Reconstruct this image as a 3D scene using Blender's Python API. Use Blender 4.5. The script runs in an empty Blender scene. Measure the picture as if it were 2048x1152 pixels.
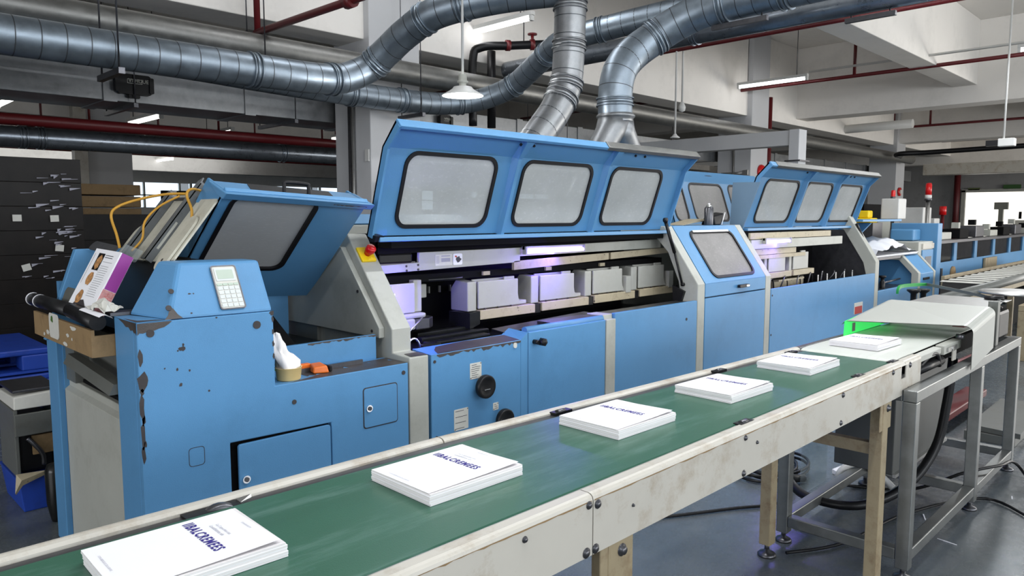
import bpy, math, random
from mathutils import Vector, Matrix
R = math.radians
random.seed(7)
SC = bpy.context.scene
COL = SC.collection

# ------------------------------------------------------------------ camera
cam_data = bpy.data.cameras.new('camera')
cam_data.sensor_width = 36.0
cam_data.lens = 36.0 * 1478.0 / 2048.0
cam_data.clip_end = 200
cam = bpy.data.objects.new('camera', cam_data)
COL.objects.link(cam)
fwd = Vector((0.7058, 0.7017, -0.0970)).normalized()
cam.matrix_world = Matrix.Translation((0, 0, 1.6)) @ fwd.to_track_quat('-Z', 'Y').to_matrix().to_4x4()
SC.camera = cam

# ------------------------------------------------------------------ world, large lights, exposure
SC.view_settings.view_transform = 'Standard'
SC.view_settings.look = 'None'
SC.view_settings.gamma = 1.0
SC.view_settings.use_curve_mapping = False
SC.view_settings.exposure = 0.0
try:
    SC.cycles.use_denoising = True
    SC.cycles.max_bounces = 8
    SC.cycles.sample_clamp_indirect = 6.0
except Exception:
    pass
world = bpy.data.worlds.new('world')
SC.world = world
world.use_nodes = True
bg = world.node_tree.nodes['Background']
bg.inputs[0].default_value = (0.80, 0.90, 1.0, 1)
bg.inputs[1].default_value = 0.35

def area(name, loc, target, sx, sy, power, color=(1, 1, 1)):
    d = bpy.data.lights.new(name, 'AREA')
    d.shape = 'RECTANGLE'; d.size = sx; d.size_y = sy; d.energy = power; d.color = color
    o = bpy.data.objects.new(name, d); COL.objects.link(o)
    o.location = loc
    o.rotation_euler = (Vector(target) - Vector(loc)).to_track_quat('-Z', 'Y').to_euler()
    return o
# daylight through the window band of the near side of the hall (behind the camera)
area('window_daylight', (4.5, -8.0, 3.0), (5.0, 3.0, 1.4), 16, 2.6, 800, (0.92, 0.96, 1.0))
# daylight of the open right end of the hall
area('right_daylight', (22.0, -7.5, 1.7), (15.5, 4.0, 4.4), 14, 2.8, 850, (1.0, 0.96, 0.90))
area('door_daylight', (17.0, -1.0, 2.6), (9.6, 3.0, 0.7), 3, 2.2, 110, (1.0, 0.98, 0.95))
# weak daylight from the left end of the hall and the far rear bays
area('left_daylight', (-9.0, 1.0, 2.4), (1.0, 3.6, 1.0), 7, 2.6, 480, (0.95, 0.97, 1.0))
area('rear_bay_tubes', (4.5, 19.0, 2.9), (4.5, 21.0, 5.0), 9, 1.0, 130, (1.0, 0.98, 0.93))
# ceiling tubes above the conveyor, outside the frame; last one added for belt sheen
for k, (lx, ly, lz) in enumerate(((1.2, 0.6, 3.85), (3.6, 1.7, 3.85), (6.5, 1.6, 3.85), (10.5, 1.8, 3.85), (4.6, 5.2, 4.7))):
    area('ceiling_tubes_and_fill', (lx, ly, lz), (lx, ly, 0), 2.4, 0.12, (50, 65, 65, 80, 36)[k], (0.95, 0.97, 1.0))

# ------------------------------------------------------------------ materials
def new_mat(name):
    m = bpy.data.materials.new(name); m.use_nodes = True
    nt = m.node_tree
    return m, nt, nt.nodes['Principled BSDF']
def srgb(r, g, b):
    f = lambda c: (c/255/12.92) if c/255 <= .04045 else ((c/255+.055)/1.055)**2.4
    return (f(r), f(g), f(b), 1)
def noise_tex(nt, scale, detail=4, rough=.6, stretch=None):
    tc = nt.nodes.new('ShaderNodeTexCoord')
    mp = nt.nodes.new('ShaderNodeMapping')
    nt.links.new(tc.outputs['Object'], mp.inputs[0])
    if stretch: mp.inputs['Scale'].default_value = stretch
    n = nt.nodes.new('ShaderNodeTexNoise')
    n.inputs['Scale'].default_value = scale; n.inputs['Detail'].default_value = detail
    n.inputs['Roughness'].default_value = rough
    nt.links.new(mp.outputs[0], n.inputs['Vector'])
    return n
def ramp(nt, src, stops):
    r = nt.nodes.new('ShaderNodeValToRGB')
    el = r.color_ramp.elements
    while len(el) < len(stops): el.new(.5)
    for e, (p, c) in zip(el, stops):
        e.position = p; e.color = c if len(c) == 4 else (*c, 1)
    nt.links.new(src, r.inputs[0])
    return r
def mixc(nt, fac, a, b):
    m = nt.nodes.new('ShaderNodeMix'); m.data_type = 'RGBA'
    if hasattr(fac, 'node'): nt.links.new(fac, m.inputs[0])
    else: m.inputs[0].default_value = fac
    for k, s in ((6, a), (7, b)):
        if hasattr(s, 'node'): nt.links.new(s, m.inputs[k])
        else: m.inputs[k].default_value = s
    return m.outputs[2]
def scl(c, f): return (min(c[0]*f, 1), min(c[1]*f, 1), min(c[2]*f, 1), 1)

def paint(name, col, rough=.45, var=.12, scale=3.0, specks=0.0, speck_col=(.03, .025, .02, 1), metal=0.0,
          bump=0.0, bscale=220, stretch=None, dirt_or_sheen=None, dirt_or_sheen_amt=.5, spec=.5):
    m, nt, b = new_mat(name)
    n = noise_tex(nt, scale, 5, .65, stretch)
    r = ramp(nt, n.outputs['Fac'], [(.25, scl(col, 1-var)), (.75, scl(col, 1+var))])
    c = r.outputs[0]
    if dirt_or_sheen:
        n3 = noise_tex(nt, scale*1.7, 8, .75, stretch)
        r3 = ramp(nt, n3.outputs['Fac'], [(.5, (0, 0, 0)), (.72, (dirt_or_sheen_amt,)*3)])
        c = mixc(nt, r3.outputs[0], c, dirt_or_sheen)
    if specks > 0:
        n2 = noise_tex(nt, 38, 3, .5)
        r2 = ramp(nt, n2.outputs['Fac'], [(.735-specks, (0, 0, 0)), (.75-specks, (1, 1, 1))])
        c = mixc(nt, r2.outputs[0], c, speck_col)
    nt.links.new(c, b.inputs['Base Color'])
    b.inputs['Roughness'].default_value = rough
    b.inputs['Metallic'].default_value = metal
    b.inputs['Specular IOR Level'].default_value = spec
    if bump:
        nb = noise_tex(nt, bscale, 2, .5)
        bp = nt.nodes.new('ShaderNodeBump'); bp.inputs['Strength'].default_value = bump
        bp.inputs['Distance'].default_value = .002
        nt.links.new(nb.outputs['Fac'], bp.inputs['Height']); nt.links.new(bp.outputs[0], b.inputs['Normal'])
    return m
def emis(name, col, s):
    m, nt, b = new_mat(name)
    b.inputs['Base Color'].default_value = (.9, .9, .9, 1)
    b.inputs['Emission Color'].default_value = col
    b.inputs['Emission Strength'].default_value = s
    return m
def galv(name, base, rough=.35):
    m, nt, b = new_mat(name)
    n = noise_tex(nt, 9, 6, .7); v = nt.nodes.new('ShaderNodeTexVoronoi'); v.inputs['Scale'].default_value = 22
    tc = nt.nodes.new('ShaderNodeTexCoord'); nt.links.new(tc.outputs['Object'], v.inputs['Vector'])
    r = ramp(nt, n.outputs['Fac'], [(.3, scl(base, .75)), (.7, scl(base, 1.15))])
    r2 = ramp(nt, v.outputs['Color'], [(0, scl(base, .85)), (1, scl(base, 1.1))])
    nt.links.new(mixc(nt, .35, r.outputs[0], r2.outputs[0]), b.inputs['Base Color'])
    b.inputs['Metallic'].default_value = .85
    rr = ramp(nt, n.outputs['Fac'], [(.3, (rough*.8,)*3), (.8, (rough*1.35,)*3)])
    nt.links.new(rr.outputs[0], b.inputs['Roughness'])
    return m
def haze_glass(name, col, a0, a1, rough=.25):
    m, nt, b = new_mat(name)
    n = noise_tex(nt, 2.2, 6, .6)
    n2 = noise_tex(nt, 30, 4, .7, (1, 6, .6))
    r = ramp(nt, n.outputs['Fac'], [(.3, (a0,)*3), (.7, (a1,)*3)])
    r2 = ramp(nt, n2.outputs['Fac'], [(.55, (0, 0, 0)), (.8, (.22,)*3)])
    ad = nt.nodes.new('ShaderNodeMath'); ad.operation = 'ADD'; ad.use_clamp = True
    nt.links.new(r.outputs[0], ad.inputs[0]); nt.links.new(r2.outputs[0], ad.inputs[1])
    b.inputs['Base Color'].default_value = col; b.inputs['Roughness'].default_value = rough
    tr = nt.nodes.new('ShaderNodeBsdfTransparent'); tr.inputs[0].default_value = (.9, .93, .92, 1)
    mx = nt.nodes.new('ShaderNodeMixShader')
    nt.links.new(ad.outputs[0], mx.inputs[0]); nt.links.new(tr.outputs[0], mx.inputs[1]); nt.links.new(b.outputs[0], mx.inputs[2])
    nt.links.new(mx.outputs[0], nt.nodes['Material Output'].inputs[0])
    return m

BLUE = paint('blue_paint', srgb(87, 141, 186), .40, .06, 1.6, .0, bump=.25, bscale=260, dirt_or_sheen=srgb(76, 122, 160), dirt_or_sheen_amt=.4, spec=.3)
BLUE2 = paint('blue_paint_hood', srgb(84, 138, 182), .42, .06, 1.4, .0, bump=.2)
GREY = paint('light_grey_paint', srgb(172, 173, 165), .45, .06, 2.5, .0, bump=.15, dirt_or_sheen=srgb(130, 128, 116), dirt_or_sheen_amt=.4)
GREYM = paint('machine_grey_clamp', srgb(166, 166, 160), .42, .05, 5, .0, dirt_or_sheen=srgb(150, 145, 130), dirt_or_sheen_amt=.35)
BEIGE = paint('beige_bar', srgb(176, 164, 138), .5, .08, 6, .04, dirt_or_sheen=srgb(120, 105, 80), dirt_or_sheen_amt=.5)
CREAM = paint('cream_enamel', srgb(190, 186, 176), .4, .06, 3, .0, dirt_or_sheen=srgb(146, 126, 98), dirt_or_sheen_amt=.8)
CREAM2 = paint('cream_leg', srgb(152, 138, 110), .5, .1, 6, .0, dirt_or_sheen=srgb(105, 78, 50), dirt_or_sheen_amt=.8)
BLACK = paint('black_plastic', (.007, .007, .008, 1), .38, .2, 8, spec=.3)
RUBBER = paint('black_rubber', (.006, .006, .008, 1), .5, .2, 10, spec=.3)
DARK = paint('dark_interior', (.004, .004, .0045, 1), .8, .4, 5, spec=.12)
OILY = paint('oily_steel', (.008, .0085, .0085, 1), .28, .5, 9, spec=.35)
WORN = paint('worn_bare_patch', (.055, .046, .042, 1), .45, .35, 9, bump=.3)
CHIP = paint('paint_chip', (.035, .030, .032, 1), .6, .3, 15)
FRAMEM = galv('galvanised_frame', (.25, .26, .255, 1), .36)
STEEL = paint('steel', (.48, .48, .47, 1), .36, .12, 20, metal=1.0, stretch=(1, 1, 12))
STEELD = paint('dark_steel', (.12, .12, .13, 1), .35, .2, 20, metal=.9)
FRAME = paint('grey_frame_paint', srgb(98, 100, 96), .40, .1, 4, .0, dirt_or_sheen=srgb(85, 82, 72), dirt_or_sheen_amt=.5)
CHROME = paint('chrome', (.8, .8, .82, 1), .12, .03, 10, metal=1)
GALV = galv('galvanised_duct', (.24, .285, .33, 1), .42)
SEAM = paint('duct_seam', srgb(70, 74, 78), .5, .2, 8, metal=.6)
GALV2 = galv('galvanised_sheet', (.27, .28, .29, 1), .42)
PIPEG = galv('grey_pipe', (.26, .29, .33, 1), .3)
DUSTY = galv('dusty_pipe', (.22, .22, .21, 1), .46)
REDP = paint('red_pipe_paint', srgb(92, 20, 24), .45, .15, 6)
REDB = paint('bright_red', srgb(200, 22, 24), .3, .06, 6)
YEL = paint('yellow_plate', srgb(240, 205, 20), .45, .05, 6)
ORANGE = paint('orange_plastic', srgb(226, 112, 32), .4, .06, 8)
BELT = paint('green_belt', srgb(44, 92, 72), .34, .12, 2.2, dirt_or_sheen=srgb(98, 132, 122), dirt_or_sheen_amt=.75, stretch=(.35, 2.2, 1), bump=.12, bscale=420)  # paler lengthwise tone puts sheen streaks into the belt colour
WBELT = paint('white_belt', srgb(205, 208, 200), .4, .05, 1.5, dirt_or_sheen=srgb(170, 176, 165), dirt_or_sheen_amt=.6, stretch=(.4, 3, 1))
PAPER = paint('paper', srgb(240, 240, 244), .6, .015, 3)
PAGES = paint('page_edges', srgb(226, 222, 222), .8, .06, 40, stretch=(.3, .3, 30))
INK = paint('violet_ink', srgb(48, 36, 128), .6, .02, 3)
INKG = paint('grey_ink', srgb(160, 160, 172), .6, .02, 3)
INKK = paint('dark_ink', srgb(60, 60, 64), .6, .02, 3)
MAUVE = paint('mauve_print', srgb(150, 60, 150), .4, .06, 8)
FOOD = paint('food_print', srgb(190, 140, 90), .4, .7, 70, dirt_or_sheen=srgb(60, 30, 15), dirt_or_sheen_amt=1)
REDSP = paint('red_print', srgb(205, 150, 150), .4, .3, 60, dirt_or_sheen=srgb(190, 30, 40), dirt_or_sheen_amt=1)
CARD = paint('brown_card', srgb(140, 115, 80), .75, .12, 4, dirt_or_sheen=srgb(90, 70, 48), dirt_or_sheen_amt=.6)
WRAP = paint('black_wrap', (.0085, .0065, .0055, 1), .42, .5, 5, bump=.6, bscale=14, spec=.22)
WRAPFILM = haze_glass('stretch_film', (.5, .5, .52, 1), .0, .10, .12)
PBLUE = paint('blue_pallet_plastic', srgb(28, 66, 165), .5, .12, 4, dirt_or_sheen=srgb(20, 40, 100), dirt_or_sheen_amt=.5)
CLOTH = paint('white_cloth', srgb(238, 234, 232), .8, .03, 8)
PLASTICW = paint('white_film_bag', srgb(236, 236, 238), .35, .03, 8)
BOWL = paint('kraft_bowl', srgb(212, 186, 128), .6, .05, 14)
GREENV = paint('green_leaf', srgb(70, 110, 45), .5, .4, 60)
CREAMP = paint('cream_plate', srgb(190, 187, 172), .45, .06, 4, dirt_or_sheen=srgb(120, 112, 95), dirt_or_sheen_amt=.4)
GREYCH = paint('grey_channel', srgb(92, 96, 98), .42, .12, 8, dirt_or_sheen=srgb(50, 50, 50), dirt_or_sheen_amt=.6)
YCABLE = paint('yellow_cable', srgb(190, 140, 40), .5, .08, 12)
WALLP = paint('wall_plaster', srgb(206, 204, 200), .85, .04, 1.2, dirt_or_sheen=srgb(170, 168, 162), dirt_or_sheen_amt=.4)
WALLD = paint('wall_grey', srgb(150, 150, 150), .85, .06, 1.0, dirt_or_sheen=srgb(110, 110, 108), dirt_or_sheen_amt=.5)
CEIL = paint('ceiling_plaster', srgb(236, 232, 226), .9, .03, .6, dirt_or_sheen=srgb(205, 202, 196), dirt_or_sheen_amt=.5)
CONC = paint('painted_column', srgb(190, 191, 193), .8, .04, 1.5)
GUARD = paint('guard_sheet', srgb(170, 172, 165), .4, .03, 2)
LCD = paint('lcd', srgb(176, 190, 176), .3, .04, 4)
KEYS = paint('key_caps', srgb(205, 210, 210), .45, .04, 60)
LABELW = paint('label_white', srgb(205, 204, 196), .5, .05, 30)
LABELR = paint('label_red', srgb(178, 24, 26), .35, .1, 20)
PANE = haze_glass('hazy_pane', (.50, .52, .52, 1), .66, .88, .40)
PANE2 = haze_glass('clearer_pane', (.34, .32, .31, 1), .45, .65, .42)
PANEF = haze_glass('scratched_pane', (.40, .41, .42, 1), .82, .95, .34)
ACRYL = haze_glass('clear_acrylic', (.6, .65, .68, 1), .10, .22, .1)
GLASSD = haze_glass('dark_pane', (.02, .02, .025, 1), .55, .8, .1)
WINGL = emis('daylit_window', (.70, .85, 1, 1), 1.5)
SIDEB = paint('blue_grey_side', srgb(104, 130, 152), .45, .05, 3)
CABD = paint('cabinet_shaded_grey', srgb(66, 68, 66), .45, .1, 4)  # shade under the table is put into this darker grey
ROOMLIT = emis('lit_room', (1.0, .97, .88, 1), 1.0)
TUBE = emis('tube_glow', (.96, .97, 1, 1), 14)
TUBEFAR = emis('tube_glow_far', (1, .98, .93, 1), 7)
UV = emis('violet_tube', (.62, .48, 1, 1), 2.6)
BULB = emis('bulb_glow', (1, 1, 1, 1), 10)
ENAMEL = paint('white_enamel', srgb(205, 205, 202), .4, .05, 6)

GREENA = paint('green_acrylic_glow', srgb(46, 190, 82), .25, .06, 3)
GREENA.node_tree.nodes['Principled BSDF'].inputs['Emission Color'].default_value = (.04, .75, .13, 1)
GREENA.node_tree.nodes['Principled BSDF'].inputs['Emission Strength'].default_value = .75  # emission stands in for light coming through the acrylic
GREENS = paint('green_strip', srgb(52, 165, 80), .3, .06, 3)
def floor_mat():
    m, nt, b = new_mat('painted_floor')
    n = noise_tex(nt, .9, 7, .65); n2 = noise_tex(nt, 14, 5, .7)
    r = ramp(nt, n.outputs['Fac'], [(.3, srgb(80, 86, 90)), (.7, srgb(108, 114, 118))])
    r2 = ramp(nt, n2.outputs['Fac'], [(.45, (0, 0, 0)), (.75, (.5,)*3)])
    nt.links.new(mixc(nt, r2.outputs[0], r.outputs[0], srgb(74, 84, 86)), b.inputs['Base Color'])
    rr = ramp(nt, n2.outputs['Fac'], [(.3, (.16,)*3), (.7, (.36,)*3)])
    nt.links.new(rr.outputs[0], b.inputs['Roughness'])
    return m
FLOOR = floor_mat()

# ------------------------------------------------------------------ mesh helpers
class MB:
    def __init__(s): s.v = []; s.f = []; s.sm = []
    def add(s, vs, fs, smooth=False):
        o = len(s.v); s.v += [tuple(p) for p in vs]
        for f in fs: s.f.append([i+o for i in f]); s.sm.append(smooth)
        return s
    def box(s, x0, x1, y0, y1, z0, z1):
        v = [(x0, y0, z0), (x1, y0, z0), (x1, y1, z0), (x0, y1, z0), (x0, y0, z1), (x1, y0, z1), (x1, y1, z1), (x0, y1, z1)]
        return s.add(v, [(3, 2, 1, 0), (4, 5, 6, 7), (0, 1, 5, 4), (1, 2, 6, 5), (2, 3, 7, 6), (3, 0, 4, 7)])
    def hexa(s, pts):       # 8 corners: bottom loop then top loop
        return s.add(pts, [(3, 2, 1, 0), (4, 5, 6, 7), (0, 1, 5, 4), (1, 2, 6, 5), (2, 3, 7, 6), (3, 0, 4, 7)])
    def prism(s, loop0, loop1):
        n = len(loop0)
        fs = [list(range(n))[::-1], [i+n for i in range(n)]] + [(i, (i+1) % n, (i+1) % n+n, i+n) for i in range(n)]
        return s.add(list(loop0)+list(loop1), fs)
    def px(s, prof, x0, x1):
        return s.prism([(x0, y, z) for y, z in prof], [(x1, y, z) for y, z in prof])
    def py(s, prof, y0, y1):
        return s.prism([(x, y0, z) for x, z in prof], [(x, y1, z) for x, z in prof])
    def pz(s, prof, z0, z1):
        return s.prism([(x, y, z0) for x, y in prof], [(x, y, z1) for x, y in prof])
    def tube(s, pts, r, n=12, caps=True):
        P = [Vector(p) for p in pts]; m = len(P)
        rs = r if isinstance(r, (list, tuple)) else [r]*m
        T = []
        for i in range(m):
            d = (P[min(i+1, m-1)]-P[max(i-1, 0)])
            T.append(d.normalized() if d.length > 1e-9 else Vector((0, 0, 1)))
        a = T[0].orthogonal().normalized()
        vs = []
        for i in range(m):
            a = (a - T[i]*a.dot(T[i]))
            a = a.normalized() if a.length > 1e-6 else T[i].orthogonal().normalized()
            b = T[i].cross(a)
            for k in range(n):
                t = 2*math.pi*k/n
                vs.append(P[i]+(a*math.cos(t)+b*math.sin(t))*rs[i])
        fs = []
        for i in range(m-1):
            for k in range(n):
                k2 = (k+1) % n
                fs.append((i*n+k, i*n+k2, (i+1)*n+k2, (i+1)*n+k))
        s.add(vs, fs, True)
        if caps:
            o = len(s.v)-m*n
            s.f.append([o+k for k in range(n)][::-1]); s.sm.append(False)
            s.f.append([o+(m-1)*n+k for k in range(n)]); s.sm.append(False)
        return s
    def cyl(s, p0, p1, r, n=16): return s.tube([p0, p1], r, n)
    def lathe(s, prof, c, axis=(0, 0, 1), n=20):
        ax = Vector(axis).normalized(); a = ax.orthogonal().normalized(); b = ax.cross(a); c = Vector(c)
        vs = []
        for (r, h) in prof:
            for k in range(n):
                t = 2*math.pi*k/n
                vs.append(c+ax*h+(a*math.cos(t)+b*math.sin(t))*max(r, 1e-4))
        fs = []
        for i in range(len(prof)-1):
            for k in range(n):
                k2 = (k+1) % n
                fs.append((i*n+k, i*n+k2, (i+1)*n+k2, (i+1)*n+k))
        return s.add(vs, fs, True)
    def sheet(s, T, loop, w0, w1):      # extruded polygon in a local frame T(u, v, w)
        return s.prism([T(u, v, w0) for u, v in loop], [T(u, v, w1) for u, v in loop])
    def ring(s, T, inner, outer, w0, w1):
        n = len(inner)
        vs = [T(u, v, w0) for u, v in inner]+[T(u, v, w0) for u, v in outer]+[T(u, v, w1) for u, v in inner]+[T(u, v, w1) for u, v in outer]
        fs = []
        for i in range(n):
            j = (i+1) % n
            fs += [(i, j, n+j, n+i), (2*n+i, 3*n+i, 3*n+j, 2*n+j), (i, 2*n+i, 2*n+j, j), (n+i, n+j, 3*n+j, 3*n+i)]
        return s.add(vs, fs)
    def build(s, name, mat, parent=None, off=None, bevel=0, loc=None):
        me = bpy.data.meshes.new(name)
        o = off if off is not None else (parent['origin'] if parent is not None and 'origin' in parent else (0, 0, 0))
        me.from_pydata([(p[0]-o[0], p[1]-o[1], p[2]-o[2]) for p in s.v], [], s.f)
        me.polygons.foreach_set('use_smooth', s.sm)
        me.materials.append(mat)
        import bmesh
        bm = bmesh.new(); bm.from_mesh(me); bmesh.ops.recalc_face_normals(bm, faces=bm.faces); bm.to_mesh(me); bm.free()
        me.update()
        ob = bpy.data.objects.new(name, me); COL.objects.link(ob)
        if parent is not None: ob.parent = parent; ob['origin'] = list(o)
        if loc is not None: ob.location = loc
        if bevel:
            bv = ob.modifiers.new('bevel', 'BEVEL'); bv.width = bevel; bv.segments = 2; bv.limit_method = 'ANGLE'; bv.angle_limit = R(40)
        return ob
def rrect(u0, u1, v0, v1, r, k=6):
    out = []
    for (cu, cv, a0) in ((u1-r, v0+r, -90), (u1-r, v1-r, 0), (u0+r, v1-r, 90), (u0+r, v0+r, 180)):
        for i in range(k+1):
            a = R(a0+90*i/k); out.append((cu+r*math.cos(a), cv+r*math.sin(a)))
    return out
def cellrect(u0, u1, v0, v1, r, U0, U1, V0, V1, k=6):   # outer loop paired with rrect(u0..)
    out = []; inner = rrect(u0, u1, v0, v1, r, k)
    for c, (cu, cv) in enumerate(((U1, V0), (U1, V1), (U0, V1), (U0, V0))):
        for i in range(k+1):
            ru, rv = inner[c*(k+1)+i]
            if 2*i == k: out.append((cu, cv))
            elif (2*i < k) == (c in (0, 2)): out.append((ru, cv))
            else: out.append((cu, rv))
    return out
def frame(o, ex, ey, ew):
    o, ex, ey, ew = Vector(o), Vector(ex), Vector(ey), Vector(ew)
    return lambda u, v, w=0.0: tuple(o+ex*u+ey*v+ew*w)
def tag(o, label=None, cat=None, group=None, kind=None):
    if label: o['label'] = label
    if cat: o['category'] = cat
    if group: o['group'] = group
    if kind: o['kind'] = kind
    return o
def thing(name, label, cat, loc=(0, 0, 0), group=None):
    o = bpy.data.objects.new(name, None); COL.objects.link(o)
    o.location = loc; o['origin'] = list(loc); o.empty_display_size = .1
    return tag(o, label, cat, group)
def struct(name, mb, mat, bevel=0): return tag(mb.build(name, mat, bevel=bevel), kind='structure')
def copy_tree(o, parent=None):
    c = o.copy(); COL.objects.link(c)
    if parent is not None: c.parent = parent
    for ch in list(o.children): copy_tree(ch, c)
    return c
def text_mesh(name, body, size, mat, parent, T, u, v, w=.0004, rot=0, extrude=0.0, align='LEFT', bold=0.0, xs=1.0, sp=1.0):
    cu = bpy.data.curves.new(name, 'FONT'); cu.body = body; cu.size = size; cu.align_x = align; cu.offset = bold
    cu.fill_mode = 'FRONT'; cu.resolution_u = 2; cu.space_character = sp
    ob = bpy.data.objects.new(name+'_tmp', cu); COL.objects.link(ob)
    dg = bpy.context.evaluated_depsgraph_get()
    me = bpy.data.meshes.new_from_object(ob.evaluated_get(dg))
    bpy.data.objects.remove(ob)
    ca, sa = math.cos(rot), math.sin(rot)
    o = parent['origin'] if 'origin' in parent else (0, 0, 0)
    for p in me.vertices:
        a, b = p.co.x*xs, p.co.y
        q = T(u+a*ca-b*sa, v+a*sa+b*ca, w)
        p.co = (q[0]-o[0], q[1]-o[1], q[2]-o[2])
    me.materials.clear(); me.materials.append(mat); me.name = name
    ob = bpy.data.objects.new(name, me); COL.objects.link(ob); ob.parent = parent; ob['origin'] = list(o)
    return ob
def blob(T, cu, cv, ru, rv, w, n=12, jag=.3, rng=random):
    return [T(cu+ru*(1+rng.uniform(-jag, jag))*math.cos(2*math.pi*i/n), cv+rv*(1+rng.uniform(-jag, jag))*math.sin(2*math.pi*i/n), w) for i in range(n)]
def smoothpath(pts, k=6):
    P = [Vector(p) for p in pts]; out = []
    for i in range(len(P)-1):
        p0, p1, p2, p3 = P[max(i-1, 0)], P[i], P[i+1], P[min(i+2, len(P)-1)]
        for j in range(k):
            t = j/k
            out.append(.5*((2*p1)+(p2-p0)*t+(2*p0-5*p1+4*p2-p3)*t*t+(3*p1-p0-3*p2+p3)*t**3))
    out.append(P[-1]); return out
FRONT = lambda y: frame((0, y, 0), (1, 0, 0), (0, 0, 1), (0, -1, 0))    # u = x, v = z, w towards the viewer
LEFTF = lambda x: frame((x, 0, 0), (0, -1, 0), (0, 0, 1), (-1, 0, 0))   # u = -y, v = z
TOPF = lambda z: frame((0, 0, z), (1, 0, 0), (0, 1, 0), (0, 0, 1))

# ================================================================== THE SETTING
struct('floor', MB().box(-12, 45, -9, 34, -.1, 0), FLOOR)
struct('ceiling', MB().box(-12, 45, -2.5, 34, 5.16, 5.4), CEIL)
struct('wall_right', MB().box(30, 30.25, 7.25, 34, 0, 5.16).box(30, 30.25, -9, 2.6, 0, 5.16).box(30, 30.25, 2.6, 7.25, 2.43, 5.16), WALLD)
struct('wall_back', MB().box(-12, 45, 27, 27.3, 0, 1.9).box(-12, 45, 27, 27.3, 2.75, 5.16), WALLP)
struct('wall_left', MB().box(-12.2, -12, -9, 34, 0, 5.16), WALLD)
struct('baseboard_right', MB().box(29.97, 30, 7.25, 27, 0, .15), WALLD)
# room seen through the opening in the right wall
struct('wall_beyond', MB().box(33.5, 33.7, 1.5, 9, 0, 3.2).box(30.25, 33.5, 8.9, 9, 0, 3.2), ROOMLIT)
struct('trim_1', MB().box(29.9, 30.02, 7.18, 7.30, 0, 2.5).box(29.9, 30.02, 2.55, 7.3, 2.43, 2.53), GREY)   # frame of the opening
# ribbon window of the back wall
for k in range(9):
    w = MB().box(-10+k*5.2, -5.1+k*5.2, 27.05, 27.1, 1.9, 2.75)
    o = tag(w.build('window_%d' % (k+1), WINGL), kind='structure'); o['origin'] = [0, 0, 0]
    fr = MB()
    for j in range(5): fr.box(-10+k*5.2+j*1.2, -9.94+k*5.2+j*1.2, 26.95, 27.05, 1.9, 2.75)
    fr.box(-10+k*5.2, -5.1+k*5.2, 26.95, 27.05, 2.3, 2.34)
    fr.build('window_frame', GREY, o)
# columns
def column(n, x, y, s=.70):
    return struct('trim_%d' % n, MB().box(x, x+s, y, y+s+.02, 0, 5.16), CONC, .01)
column(2, 4.81, 7.0); column(3, 13.66, 7.0); column(4, 22.04, 7.0)
column(5, 4.40, 15.7, .78); column(6, 13.4, 15.7, .78); column(7, 22.0, 15.7, .78); column(8, -4.2, 15.7, .78)
# beams: girders run along y, secondary beams along x
nb = 9
def beam(x0, x1, y0, y1, z0, m=CEIL):
    global nb
    struct('trim_%d' % nb, MB().box(x0, x1, y0, y1, z0, 5.16), m, .01); nb += 1
beam(15.86, 16.4, -2.5, 27, 3.68)
beam(7.0, 15.86, 3.72, 4.12, 4.0)
beam(-12, 45, 7.1, 7.6, 3.55)
beam(4.95, 5.4, 7.6, 27, 4.2)
beam(22.2, 22.8, -2.5, 27, 3.60)
beam(16.4, 22.2, 2.6, 3.0, 4.0)
beam(27.5, 28.0, -2.5, 27, 3.3)
beam(-12, 45, 15.9, 16.3, 3.45)
beam(-12, 45, 20.0, 20.4, 2.75, WALLD)
beam(-12, 45, 24.0, 24.4, 3.0, WALLD)
beam(-3.9, -3.4, 7.6, 27, 4.0)
beam(-12, 7, 3.72, 4.12, 4.05)

# ---- a white partition and dark storage area behind the machine, right of the ducts
struct('wall_inner', MB().box(14.4, 22.0, 9.6, 9.7, 0, 2.6), WALLP)

# ================================================================== DUCTS AND PIPES UNDER THE CEILING
def resample(pts, step):
    P = [Vector(p) for p in pts]; out = [P[0]]; acc = 0
    for i in range(len(P)-1):
        a, b = P[i], P[i+1]; L = (b-a).length
        if L < 1e-6: continue
        d = step-acc
        while d <= L:
            out.append(a+(b-a)*(d/L)); d += step
        acc = L-(d-step)
    if (out[-1]-P[-1]).length > step*.3: out.append(P[-1])
    return out
def duct(name, label, ctrl, r, mat, collars=(), seam=.16, smooth=True, loc=None, cat='duct', n=24):
    path = smoothpath(ctrl, 8) if smooth else [Vector(p) for p in ctrl]
    fine = resample(path, .024 if seam < 5 else .08); rs = []
    for i in range(len(fine)):
        rs.append(r)
    t = thing(name, label, cat, tuple(fine[0]))
    if seam > 5:
        fine = resample(path, .08); rs = [r]*len(fine)
    MB().tube(fine, rs, n).build('pipe_wall' if seam > 5 else 'duct_wall', mat, t)
    if seam < 5:
        sm = MB(); step = max(2, int(seam/.024))
        for i in range(step, len(fine)-2, step):
            d = (fine[i+1]-fine[i-1]).normalized(); p = fine[i]
            sm.tube([p-d*.0035, p+d*.0035], r*1.006, n, caps=False)
        sm.build('seam', SEAM, t)['kind'] = 'stuff'
    for c in collars:
        i = max(1, min(len(fine)-2, int(c*(len(fine)-1))))
        d = (fine[i+1]-fine[i-1]).normalized()
        m = MB()
        for off, w, rr in ((-.03, .012, 1.10), (.0, .03, 1.05), (.03, .012, 1.10)):
            p = fine[i]+d*off
            m.cyl(p-d*w/2, p+d*w/2, r*rr, n)
        m.build('collar', mat, t)
    return t
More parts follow.
